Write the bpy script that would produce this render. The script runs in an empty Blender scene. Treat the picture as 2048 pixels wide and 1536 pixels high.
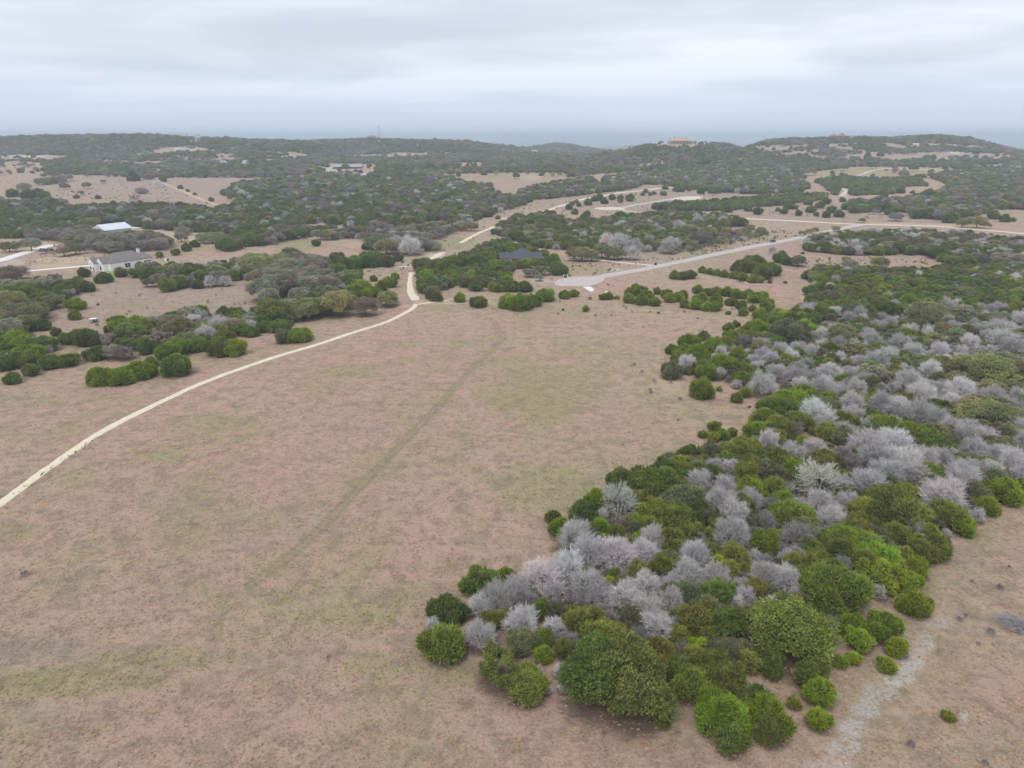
import bpy, math, random
import numpy as np
from mathutils import Vector, Matrix

# ------------------------------------------------------------------ camera, sky, sun, exposure
sc = bpy.context.scene
COL = sc.collection
CAM_H, F_PX, W_PX, H_PX = 65.0, 1420.0, 2048.0, 1536.0
PITCH = math.atan(496.0 / F_PX)                       # true horizon at y = 272 in the photograph
cam_d = bpy.data.cameras.new('camera'); cam = bpy.data.objects.new('camera', cam_d); COL.objects.link(cam)
cam.location = (0, 0, CAM_H); cam.rotation_euler = (math.pi / 2 - PITCH, 0, 0)
cam_d.sensor_width = 36.0; cam_d.lens = 36.0 * F_PX / W_PX; cam_d.clip_start = 0.5; cam_d.clip_end = 60000
sc.camera = cam

SUN_EL, SUN_AZ = math.radians(52), math.radians(205)   # azimuth measured clockwise from +Y
world = bpy.data.worlds.new('World'); sc.world = world; world.use_nodes = True
nt = world.node_tree; N = nt.nodes; L = nt.links; N.clear()
def nd(t, **k):
    n = N.new(t)
    for a, b in k.items():
        if a in n.inputs: n.inputs[a].default_value = b
        else: setattr(n, a, b)
    return n
out = nd('ShaderNodeOutputWorld'); bg = nd('ShaderNodeBackground'); L.new(bg.outputs[0], out.inputs[0])
tc = nd('ShaderNodeTexCoord'); sep = nd('ShaderNodeSeparateXYZ'); L.new(tc.outputs['Generated'], sep.inputs[0])
def mth(op, a, b=None, c=None, clamp=False):
    n = N.new('ShaderNodeMath'); n.operation = op; n.use_clamp = clamp
    for i, v in enumerate((a, b, c)):
        if v is None: continue
        if isinstance(v, (int, float)): n.inputs[i].default_value = v
        else: L.new(v, n.inputs[i])
    return n.outputs[0]
zc = mth('MAXIMUM', sep.outputs[2], 0.0)
den = mth('ADD', zc, 0.10)
cx = mth('DIVIDE', sep.outputs[0], den); cy = mth('DIVIDE', sep.outputs[1], den)
comb = nd('ShaderNodeCombineXYZ'); L.new(cx, comb.inputs[0]); L.new(cy, comb.inputs[1])
mp = nd('ShaderNodeMapping'); L.new(comb.outputs[0], mp.inputs[0]); mp.inputs['Scale'].default_value = (0.42, 0.55, 1); mp.inputs['Location'].default_value = (5.1, 2.2, 0)
n1 = nd('ShaderNodeTexNoise'); n1.inputs['Scale'].default_value = 1.0; n1.inputs['Detail'].default_value = 7; n1.inputs['Roughness'].default_value = 0.5; n1.inputs['Distortion'].default_value = 0.3
L.new(mp.outputs[0], n1.inputs['Vector'])
r1 = nd('ShaderNodeValToRGB'); L.new(n1.outputs[0], r1.inputs[0])
r1.color_ramp.elements[0].position = 0.38; r1.color_ramp.elements[0].color = (0.53, 0.578, 0.662, 1)
r1.color_ramp.elements[1].position = 0.60; r1.color_ramp.elements[1].color = (0.76, 0.795, 0.865, 1)
e = r1.color_ramp.elements.new(0.5); e.color = (0.63, 0.675, 0.76, 1)
# towards the horizon the overcast turns an even pale blue grey
hz = nd('ShaderNodeMapRange'); L.new(zc, hz.inputs[0]); hz.inputs[1].default_value = 0.0; hz.inputs[2].default_value = 0.11; hz.interpolation_type = 'SMOOTHSTEP'
mx = nd('ShaderNodeMix'); mx.data_type = 'RGBA'; L.new(hz.outputs[0], mx.inputs[0]); mx.inputs[6].default_value = (0.56, 0.635, 0.80, 1); L.new(r1.outputs[0], mx.inputs[7])
sky = nd('ShaderNodeTexSky'); sky.sky_type = 'NISHITA'; sky.sun_disc = False; sky.sun_elevation = SUN_EL; sky.sun_rotation = SUN_AZ
sk = nd('ShaderNodeVectorMath'); sk.operation = 'SCALE'; L.new(sky.outputs[0], sk.inputs[0]); sk.inputs[3].default_value = 0.1
m2 = nd('ShaderNodeMix'); m2.data_type = 'RGBA'; m2.inputs[0].default_value = 0.93; L.new(sk.outputs[0], m2.inputs[6]); L.new(mx.outputs[2], m2.inputs[7])
L.new(m2.outputs[2], bg.inputs[0]); bg.inputs[1].default_value = 1.0
sd = bpy.data.lights.new('sun', 'SUN'); sd.energy = 1.1; sd.angle = math.radians(14); sd.color = (1.0, 0.96, 0.91)
so = bpy.data.objects.new('sun', sd); COL.objects.link(so)
dv = Vector((math.sin(SUN_AZ) * math.cos(SUN_EL), math.cos(SUN_AZ) * math.cos(SUN_EL), math.sin(SUN_EL)))
so.rotation_euler = dv.to_track_quat('Z', 'Y').to_euler(); so.location = (0, 0, 300)
sc.view_settings.view_transform = 'Standard'; sc.view_settings.look = 'None'; sc.view_settings.exposure = 0.34; sc.view_settings.gamma = 1.0
sc.view_settings.use_curve_mapping = False
sc.cycles.max_bounces = 6; sc.cycles.diffuse_bounces = 3; sc.cycles.transmission_bounces = 3; sc.cycles.transparent_max_bounces = 4; sc.cycles.volume_bounces = 3
sc.cycles.use_denoising = True; sc.cycles.sample_clamp_indirect = 4

# ------------------------------------------------------------------ terrain: one height function
SP, CP = math.sin(PITCH), math.cos(PITCH)
def smooth(t):
    t = np.clip(t, 0, 1); return t * t * (3 - 2 * t)
rng = np.random.default_rng(7)
WAVES = [(rng.uniform(0, 2 * math.pi), rng.uniform(0, 2 * math.pi)) for _ in range(24)]
def waves(x, y, lam, k0, n=5):
    s = 0
    for i in range(n):
        a, ph = WAVES[(k0 + i) % 24]
        s = s + np.sin((x * math.cos(a) + y * math.sin(a)) * 2 * math.pi / (lam * (0.7 + 0.17 * i)) + ph)
    return s / n
def tan_of(yp):
    Y = 768.0 - yp
    return (Y * CP - F_PX * SP) / (Y * SP + F_PX * CP)
RIDGES = [  # (crest polyline in (column, row) as seen from the drone, depth of crest, front slope, back slope)
    ([(-300, 280), (0, 278), (150, 275), (300, 273), (370, 279), (420, 280), (520, 284), (580, 286), (640, 294), (700, 330)], 1650, 420, 600),
    ([(470, 330), (530, 291), (570, 286), (620, 285), (680, 283), (715, 281), (760, 281), (800, 283), (860, 283), (900, 284), (930, 285), (980, 292), (1030, 298), (1060, 302), (1100, 312), (1160, 330)], 1950, 420, 500),
    ([(960, 320), (1030, 303), (1070, 297), (1110, 290), (1140, 292), (1170, 298), (1220, 306), (1280, 314), (1330, 330)], 2700, 500, 600),
    ([(1130, 335), (1200, 313), (1240, 306), (1275, 298), (1310, 290), (1330, 287.5), (1395, 287.5), (1430, 288), (1460, 293), (1490, 301), (1530, 306), (1600, 330)], 1400, 330, 450),
    ([(1440, 330), (1490, 300), (1530, 287), (1570, 282), (1620, 281), (1700, 279), (1780, 280), (1820, 277), (1880, 275), (1920, 279), (1960, 285), (2000, 295), (2048, 307), (2120, 318), (2400, 325)], 1620, 480, 600),
]
def terrain(x, y):
    x = np.asarray(x, float); y = np.asarray(y, float)
    d = np.maximum(y, 1.0)
    u = np.clip(1024 + 1504 * x / d, -1500, 3600)
    base = 20 * smooth((y - 480) / 800) - 75 * smooth((y - 1700) / 2600)
    r = np.hypot(x, y)
    base = base + 0.45 * waves(x, y, 70, 0) * smooth((r - 40) / 100) + 2.2 * waves(x, y, 260, 5) * smooth((y - 450) / 700) + 14 * waves(x, y, 1500, 9) * smooth((y - 3000) / 4000)
    h = base
    for pts, D, fr, bk in RIDGES:
        px = [p[0] for p in pts]; py = [p[1] for p in pts]
        cz = CAM_H + D * tan_of(np.interp(u, px, py))
        wob = 40 * np.sin(u * 0.018 + D) + 25 * np.sin(u * 0.047 + 2 * D)
        dd = y - (D + wob * 0.6)
        prof = np.where(dd < 0, smooth(1 + dd / fr), smooth(1 - dd / bk))
        edge = smooth((u - px[0]) / 60) * smooth((px[-1] - u) / 60) if px[0] > 0 else smooth((px[-1] - u) / 60)
        z = base + np.maximum(cz - base, 0) * prof * np.clip(edge, 0, 1)
        z = z + prof * (1 - prof) * 6 * waves(x, y, 130, 11) * np.clip(edge, 0, 1)
        h = np.maximum(h, z)
    return h
def proj(x, y, z):
    f = y * CP - (z - CAM_H) * SP; v = y * SP + (z - CAM_H) * CP
    f = np.where(f < 0.1, 0.1, f)
    return 1024 + F_PX * x / f, 768 - F_PX * v / f, f
_ds = np.concatenate([np.linspace(30, 700, 900), np.geomspace(702, 24000, 1300)])
def hit(px, py, lim=2300):
    for k in range(60):
        c = cast(px, py + 0.5 * k)
        if c is not None and c[1] < lim: return c
    return cast(px, py + 20)
def cast(px, py, zo=0.0):
    """where the line of sight through a photo pixel meets the ground (raised by zo)"""
    Y = 768 - py; dy = Y * SP + F_PX * CP; dz = Y * CP - F_PX * SP; dx = px - 1024
    X = _ds * dx / dy; Z = CAM_H + _ds * dz / dy
    g = Z - (terrain(X, _ds) + zo)
    i = int(np.argmax(g < 0))
    if g[i] >= 0: return None
    if i == 0: return X[0], _ds[0], terrain(X[0], _ds[0])
    t = g[i - 1] / (g[i - 1] - g[i]); y = _ds[i - 1] + t * (_ds[i] - _ds[i - 1]); x = y * dx / dy
    return float(x), float(y), float(terrain(x, y))
def inpoly(poly, x, y):
    x = np.asarray(x); y = np.asarray(y); c = np.zeros(x.shape, bool); n = len(poly)
    for i in range(n):
        x1, y1 = poly[i]; x2, y2 = poly[i - 1]
        if y1 == y2: continue
        c ^= ((y1 > y) != (y2 > y)) & (x < (x2 - x1) * (y - y1) / (y2 - y1) + x1)
    return c

# ------------------------------------------------------------------ small helpers
def link(o, parent=None):
    COL.objects.link(o)
    if parent is not None: o.parent = parent
    return o
def tag(o, label=None, cat=None, group=None, kind=None):
    if label: o['label'] = label
    if cat: o['category'] = cat
    if group: o['group'] = group
    if kind: o['kind'] = kind
    return o
def mesh_np(name, V, F, mat=None, smooth_=False, tint=None):
    V = np.asarray(V, np.float32); F = np.asarray(F, np.int32)
    me = bpy.data.meshes.new(name); k = F.shape[1]
    me.vertices.add(len(V)); me.vertices.foreach_set('co', V.ravel())
    me.loops.add(F.size); me.loops.foreach_set('vertex_index', F.ravel())
    me.polygons.add(len(F)); me.polygons.foreach_set('loop_start', np.arange(0, F.size, k, dtype=np.int32))
    if smooth_: me.polygons.foreach_set('use_smooth', np.ones(len(F), bool))
    if tint is not None:
        a = me.attributes.new('tint', 'FLOAT', 'POINT'); a.data.foreach_set('value', np.asarray(tint, np.float32))
    me.update(calc_edges=True)
    if mat: me.materials.append(mat)
    return me

# ------------------------------------------------------------------ materials
class MT:
    def __init__(s, name):
        s.m = bpy.data.materials.new(name); s.m.use_nodes = True; s.t = s.m.node_tree; s.t.nodes.clear()
        s.o = s.t.nodes.new('ShaderNodeOutputMaterial')
    def n(s, t, **k):
        n = s.t.nodes.new(t)
        for a, v in k.items(): setattr(n, a, v)
        return n
    def set(s, sock, v):
        if hasattr(v, 'is_output') or isinstance(v, bpy.types.NodeSocket): s.t.links.new(v, sock)
        else: sock.default_value = v
    def math(s, op, a, b=0.0, clamp=False):
        n = s.n('ShaderNodeMath', operation=op, use_clamp=clamp); s.set(n.inputs[0], a); s.set(n.inputs[1], b); return n.outputs[0]
    def mix(s, f, a, b, mode='MIX'):
        n = s.n('ShaderNodeMix', data_type='RGBA', blend_type=mode); s.set(n.inputs[0], f); s.set(n.inputs[6], a); s.set(n.inputs[7], b); return n.outputs[2]
    def noise(s, vec, scale, detail=3, rough=0.55, dist=0.0):
        n = s.n('ShaderNodeTexNoise'); s.set(n.inputs['Vector'], vec); n.inputs['Scale'].default_value = scale; n.inputs['Detail'].default_value = detail
        n.inputs['Roughness'].default_value = rough; n.inputs['Distortion'].default_value = dist; return n.outputs[0]
    def ramp(s, f, *st):
        n = s.n('ShaderNodeValToRGB'); s.set(n.inputs[0], f); cr = n.color_ramp
        while len(cr.elements) > 1: cr.elements.remove(cr.elements[-1])
        for i, (p, c) in enumerate(st):
            e = cr.elements[0] if i == 0 else cr.elements.new(p)
            e.position = p; e.color = (c[0], c[1], c[2], 1) if not isinstance(c, (int, float)) else (c, c, c, 1)
        return n.outputs[0]
    def mr(s, v, a, b, c=0.0, d=1.0, it='LINEAR'):
        n = s.n('ShaderNodeMapRange', interpolation_type=it); s.set(n.inputs[0], v)
        for i, q in enumerate((a, b, c, d)): n.inputs[i + 1].default_value = q
        return n.outputs[0]
    def attr(s, name, typ='GEOMETRY'):
        return s.n('ShaderNodeAttribute', attribute_name=name, attribute_type=typ)
    def scale(s, vec, xyz):
        n = s.n('ShaderNodeMapping'); s.set(n.inputs[0], vec); n.inputs['Scale'].default_value = xyz; return n.outputs[0]
    def finish(s, col, rough=0.9, spec=0.15, bump=None, bstr=0.5, bdist=0.1, trans=0.0, metal=0.0):
        b = s.n('ShaderNodeBsdfPrincipled'); s.set(b.inputs['Base Color'], col); s.set(b.inputs['Roughness'], rough)
        b.inputs['Specular IOR Level'].default_value = spec; b.inputs['Metallic'].default_value = metal
        if bump is not None:
            q = s.n('ShaderNodeBump'); s.set(q.inputs['Height'], bump); q.inputs['Strength'].default_value = bstr; q.inputs['Distance'].default_value = bdist
            s.t.links.new(q.outputs[0], b.inputs['Normal'])
        sh = b.outputs[0]
        if trans > 0:
            t = s.n('ShaderNodeBsdfTranslucent'); s.set(t.inputs[0], col); x = s.n('ShaderNodeMixShader'); x.inputs[0].default_value = trans
            s.t.links.new(sh, x.inputs[1]); s.t.links.new(t.outputs[0], x.inputs[2]); sh = x.outputs[0]
        s.t.links.new(sh, s.o.inputs[0]); return s.m
def foliage_mat(name, trans, lo, hi, extra=None):
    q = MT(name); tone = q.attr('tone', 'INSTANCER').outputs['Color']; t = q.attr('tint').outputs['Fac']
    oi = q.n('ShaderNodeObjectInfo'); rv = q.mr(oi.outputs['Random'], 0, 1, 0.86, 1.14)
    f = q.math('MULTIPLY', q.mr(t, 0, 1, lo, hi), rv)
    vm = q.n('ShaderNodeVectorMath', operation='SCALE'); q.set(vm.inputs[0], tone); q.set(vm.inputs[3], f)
    c = vm.outputs[0]
    if extra is not None:   # bronzed and greyish sprays in patches through the crown
        oc = q.n('ShaderNodeTexCoord').outputs['Object']; r3 = q.n('ShaderNodeVectorMath', operation='ADD'); q.set(r3.inputs[0], oc); q.set(r3.inputs[1], oi.outputs['Location'])
        n_ = q.noise(r3.outputs[0], extra[2], 3, 0.6); m_ = q.n('ShaderNodeVectorMath', operation='MULTIPLY'); q.set(m_.inputs[0], c); m_.inputs[1].default_value = extra[0]
        c = q.mix(q.math('MULTIPLY', q.mr(n_, 0.47, 0.62), extra[1]), c, m_.outputs[0])
    return q.finish(c, 0.75, 0.2, trans=trans)
M_JUN = foliage_mat('juniper_foliage', 0.22, 0.45, 1.6, ((1.22, 1.02, 1.2), 0.6, 0.75))
M_OAK = foliage_mat('oak_foliage', 0.25, 0.6, 1.45, ((0.80, 0.86, 1.05), 0.8, 0.45))
M_TWIG = foliage_mat('grey_twigs', 0.0, 0.80, 1.18, ((0.84, 0.82, 0.78), 0.8, 0.5))
def plain(name, col, rough=0.85, spec=0.2, var=0.15, scale=1.5, metal=0.0, bump=0.0):
    q = MT(name); g = q.n('ShaderNodeNewGeometry').outputs['Position']; n = q.noise(g, scale, 4, 0.6)
    c = q.mix(n, (*[v * (1 - var) for v in col], 1), (*[min(1, v * (1 + var)) for v in col], 1))
    return q.finish(c, rough, spec, metal=metal, bump=(n if bump else None), bstr=bump, bdist=0.05)
def bark():
    q = MT('bark'); g = q.n('ShaderNodeTexCoord').outputs['Object']; n = q.noise(q.scale(g, (6, 6, 1.2)), 1.5, 5, 0.7)
    return q.finish(q.ramp(n, (0.3, (0.07, 0.058, 0.05)), (0.7, (0.24, 0.21, 0.19))), 0.95, 0.1, bump=n, bstr=0.6, bdist=0.05)
M_BARK = bark()
M_CORE_SHADE = plain('inner_twigs_shade', (0.075, 0.065, 0.045), 0.95, 0.1, 0.4, 2.0)  # twig brown kept dark, so the colour carries the crown's inner shade
# ------------------------------------------------------------------ ground
def blob(px, py, rx, ry, ang=0.0):
    return (px, py, rx, ry, math.radians(ang))
GREEN = [  # greener swards in the field, seen positions in the photo
    (1080, 790, 130, 60, .8), (1020, 740, 90, 40, .6), (1090, 975, 110, 60, .75), (1190, 900, 70, 60, .45), (680, 1210, 170, 56, .65), (800, 1180, 120, 30, .45), (430, 860, 130, 35, .55),
    (330, 905, 90, 25, .5), (130, 1365, 220, 34, .62), (330, 1320, 190, 24, .55), (30, 1065, 60, 24, .6), (700, 745, 50, 14, .5), (800, 690, 60, 14, .4), (640, 770, 60, 20, .55),
    (770, 1330, 90, 34, .55), (1340, 820, 90, 50, .5), (1290, 900, 90, 60, .35), (880, 610, 55, 10, .6), (150, 960, 60, 20, .5), (540, 1130, 60, 30, .5), (480, 850, 50, 20, .6), (930, 860, 30, 60, .35),
    (1990, 1060, 70, 60, .4), (1230, 720, 90, 30, .4), (1150, 690, 60, 20, .35), (870, 1130, 60, 20, .35), (60, 800, 80, 20, .4), (220, 800, 90, 16, .4), (920, 1340, 60, 40, .4),
    (590, 490, 42, 18, 1.1), (565, 530, 30, 20, .8), (915, 482, 36, 8, 1.2), (905, 492, 30, 5, 1.0), (975, 350, 80, 9, .5), (1095, 350, 40, 10, .7), (1750, 345, 180, 9, .7), (1840, 350, 120, 5, .5),
    (30, 548, 80, 6, .4), (120, 548, 60, 6, .4), (1170, 542, 60, 6, .5), (1150, 575, 60, 6, .4), (600, 500, 20, 12, .8), (712, 540, 22, 5, .8), (755, 540, 30, 8, .4), (1100, 360, 40, 8, .5),
    (560, 575, 30, 20, .5), (300, 560, 60, 6, .2), (380, 640, 160, 14, .3), (1900, 356, 60, 6, .5), (1420, 505, 80, 8, .3), (1500, 475, 60, 12, .35)]
PALE = [  # pale limestone and gravel showing through
    (1880, 1245, 44, 16, .7), (1850, 1290, 26, 26, .8), (1825, 1325, 30, 26, .95), (1795, 1355, 40, 24, 1.), (1760, 1385, 45, 24, .8), (1730, 1420, 40, 26, .8), (1705, 1455, 36, 26, .85), (1690, 1495, 50, 24, .85), (1655, 1530, 70, 20, .8),
    (1800, 1430, 30, 20, .55), (1930, 1432, 14, 12, .9), (1920, 1450, 20, 8, .5), (1960, 1245, 60, 10, .4), (1590, 575, 30, 14, .35), (165, 600, 50, 12, .55), (230, 588, 50, 8, .5),
    (1340, 752, 30, 10, .6), (1385, 795, 60, 12, .45), (870, 512, 22, 6, 1.), (850, 522, 20, 4, .8), (1085, 562, 30, 5, .9), (1230, 540, 20, 4, .9), (30, 525, 26, 8, .8), (15, 531, 20, 8, .8), (60, 505, 40, 4, .5),
    (380, 300, 20, 8, .7), (355, 298, 10, 5, 1.), (358, 285, 6, 10, 1.), (355, 318, 40, 6, .5), (265, 300, 8, 6, 1.), (620, 310, 14, 4, 1.), (560, 313, 50, 5, .6), (240, 315, 40, 4, .6), (50, 312, 60, 4, 1.), (700, 340, 60, 6, .45), (655, 337, 18, 7, .9), (745, 333, 22, 4, .5), (725, 349, 12, 5, .8), (760, 357, 14, 2.5, .8),
    (1850, 290, 50, 4, .8), (1880, 300, 30, 4, .9), (1915, 306, 30, 4, .7), (1700, 285, 60, 4, .5), (1640, 290, 30, 3, .6), (1085, 307, 24, 3, .6), (300, 322, 60, 3, .4), (1430, 300, 10, 14, .6),
    (640, 480, 4, 2, .1), (1480, 440, 60, 3, .3), (775, 535, 30, 2, .7), (770, 547, 20, 2, .4), (1690, 388, 8, 8, .9), (90, 330, 30, 5, .4), (480, 420, 6, 1, .3)]
DIRT = [  # bare tan soil
    (300, 468, 110, 10, 1.), (390, 478, 20, 12, 1.), (230, 465, 60, 6, .9), (150, 520, 90, 7, .9), (60, 490, 60, 10, .7), (110, 533, 60, 6, .7), (200, 560, 12, 6, .6), (1450, 750, 40, 14, .5), (1400, 790, 50, 14, .6), (1610, 590, 12, 16, .7),
    (1340, 770, 30, 20, .6), (880, 605, 60, 5, .9), (800, 612, 30, 4, .7), (1150, 378, 60, 4, .4), (650, 345, 60, 8, .6), (1060, 355, 30, 8, .5), (1880, 435, 60, 4, .5), (1860, 450, 90, 4, .6), (1780, 448, 60, 3, .9), (700, 480, 60, 8, .4), (730, 490, 60, 10, .5),
    (220, 930, 40, 10, .2), (640, 915, 40, 14, .3), (480, 945, 50, 14, .2), (1420, 760, 60, 16, .4), (325, 480, 6, 4, .5)]
PINK = [(620, 930, 220, 90, .9), (820, 760, 220, 60, .9), (420, 1120, 260, 90, .7), (240, 1240, 220, 70, .7), (900, 650, 200, 24, .8), (760, 1040, 140, 60, .6), (1740, 1200, 90, 60, 1.), (1650, 1330, 100, 50, .9), (1950, 1380, 140, 90, .8), (1100, 1100, 60, 40, .6),
    (130, 850, 120, 30, .5), (1480, 570, 130, 14, .7), (1200, 640, 160, 20, .4), (60, 350, 120, 18, 1.), (250, 385, 140, 16, .9), (370, 392, 70, 12, .9), (230, 620, 120, 20, .6), (350, 710, 100, 20, .5), (560, 690, 100, 20, .9), (1300, 395, 140, 12, .6), (1200, 412, 60, 6, .5),
    (1850, 1110, 60, 50, .6), (420, 1420, 300, 60, .7), (900, 1440, 200, 50, .5), (1740, 440, 200, 6, .6), (1800, 520, 200, 10, .7), (820, 300, 0.1, .1, 0)]
GREY = [(1350, 400, 330, 34, 1.2), (280, 372, 300, 40, .9), (300, 610, 320, 70, .8), (1020, 360, 140, 30, .6), (1750, 430, 330, 20, .9), (620, 470, 200, 30, .6), (1420, 500, 200, 40, .6), (1700, 525, 200, 20, .7), (1650, 300, 400, 30, .9), (450, 305, 400, 20, 1.), (560, 1060, 160, 60, .6), (330, 1160, 140, 50, .5), (60, 1300, 120, 40, .7), (760, 840, 140, 40, .5), (360, 1000, 140, 40, .6), (520, 1330, 140, 40, .6), (900, 690, 120, 24, .5), (190, 1420, 120, 30, .6), (1940, 1250, 60, 26, .6), (1960, 1140, 70, 40, .6),
    (1250, 790, 60, 20, .4), (870, 1230, 90, 30, .4), (1000, 1420, 90, 30, .4), (360, 600, 140, 16, .5), (250, 650, 90, 14, .4), (1100, 850, 60, 40, .3), (1700, 1440, 60, 50, .4)]
def field_of(px, py, lst):
    v = np.zeros(px.shape)
    for a, b, rx, ry, w in lst:
        e = ((px - a) / rx) ** 2 + ((py - b) / ry) ** 2
        v = np.maximum(v, w * np.clip(1.35 - e * 0.9, 0, 1))
    return v
LITTER_SHADE = []   # filled with the trees: (x, y, r)

def build_ground():
    az = np.concatenate([np.linspace(-180, -60, 16, endpoint=False), np.linspace(-60, -42, 12, endpoint=False), np.linspace(-42, 42, 441), np.linspace(42, 60, 13)[1:], np.linspace(60, 180, 17)[1:]])
    az = np.radians(az)
    rr = np.concatenate([[0.5, 8, 18, 28, 36], np.geomspace(42, 2600, 470), np.geomspace(2700, 40000, 50)])
    A, R = np.meshgrid(az, rr); X = R * np.sin(A); Y = R * np.cos(A)
    Z = terrain(X, Y)
    V = np.stack([X.ravel(), Y.ravel(), Z.ravel()], 1)
    na, nr = len(az), len(rr)
    idx = np.arange(na * nr).reshape(nr, na)
    F = np.stack([idx[:-1, :-1], idx[:-1, 1:], idx[1:, 1:], idx[1:, :-1]], -1).reshape(-1, 4)[:, ::-1]
    px, py, f = proj(V[:, 0], V[:, 1], V[:, 2]); bad = V[:, 1] < 5
    cols = {}
    for nm, lst in (('green', GREEN), ('pale', PALE), ('dirt', DIRT), ('pink', PINK), ('grey', GREY)):
        v = field_of(px, py, lst); v[bad] = 0; cols[nm] = v
    # faint pairs of wheel ruts across the field
    tr = np.zeros(len(V)); sel = np.where((V[:, 1] > 55) & (V[:, 1] < 330) & (np.abs(V[:, 0]) < 200))[0]
    for line, wt in (([(1008, 676), (960, 722), (900, 786), (850, 840), (780, 912), (715, 978), (640, 1058), (560, 1128), (500, 1170)], 1.0), ([(985, 640), (1008, 676)], .5), ([(500, 1170), (420, 1240), (300, 1310), (130, 1345), (-20, 1370)], .45), ([(330, 905), (430, 860), (520, 832), (640, 790)], .35), ([(1130, 690), (1080, 740), (1050, 800)], .25)):
        S = spline([cast(*q_)[:2] for q_ in line], 10)
        a = S[:-1]; b = S[1:]; ab = b - a; L2 = (ab ** 2).sum(1)
        for c0 in range(0, len(sel), 20000):
            ss = sel[c0:c0 + 20000]; p_ = V[ss, :2][:, None, :]; t_ = np.clip(((p_ - a) * ab).sum(2) / L2, 0, 1); dd = np.linalg.norm(p_ - (a + t_[..., None] * ab), axis=2).min(1)
            tr[ss] = np.maximum(tr[ss], wt * np.exp(-((dd - 0.80) / 0.32) ** 2) + wt * 0.34 * np.exp(-(dd / 1.1) ** 2))
    cols['track'] = np.clip(tr, 0, 1)
    # fallen leaves, darkened further as painted contact shade under the trees
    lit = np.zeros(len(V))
    if LITTER_SHADE:
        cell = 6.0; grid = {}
        for (x, y, r) in LITTER_SHADE:
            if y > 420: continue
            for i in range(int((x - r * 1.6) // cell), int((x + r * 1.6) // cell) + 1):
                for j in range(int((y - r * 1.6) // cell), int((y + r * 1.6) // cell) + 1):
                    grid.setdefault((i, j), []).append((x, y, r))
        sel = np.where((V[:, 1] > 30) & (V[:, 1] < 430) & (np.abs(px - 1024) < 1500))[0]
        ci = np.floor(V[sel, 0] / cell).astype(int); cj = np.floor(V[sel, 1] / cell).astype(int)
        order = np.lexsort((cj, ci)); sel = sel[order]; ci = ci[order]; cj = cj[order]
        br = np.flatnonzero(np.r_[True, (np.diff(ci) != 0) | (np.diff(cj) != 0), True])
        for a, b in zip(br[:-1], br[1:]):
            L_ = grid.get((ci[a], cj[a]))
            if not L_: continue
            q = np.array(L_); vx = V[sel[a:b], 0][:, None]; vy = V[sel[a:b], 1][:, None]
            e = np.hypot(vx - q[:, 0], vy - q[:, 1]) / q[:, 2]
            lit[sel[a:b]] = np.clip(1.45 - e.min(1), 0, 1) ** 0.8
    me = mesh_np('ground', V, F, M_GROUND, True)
    for nm, v in list(cols.items()) + [('litter_shade', lit)]:
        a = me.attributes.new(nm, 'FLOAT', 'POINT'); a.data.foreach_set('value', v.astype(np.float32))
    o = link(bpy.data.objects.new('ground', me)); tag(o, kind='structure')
    return o

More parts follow.
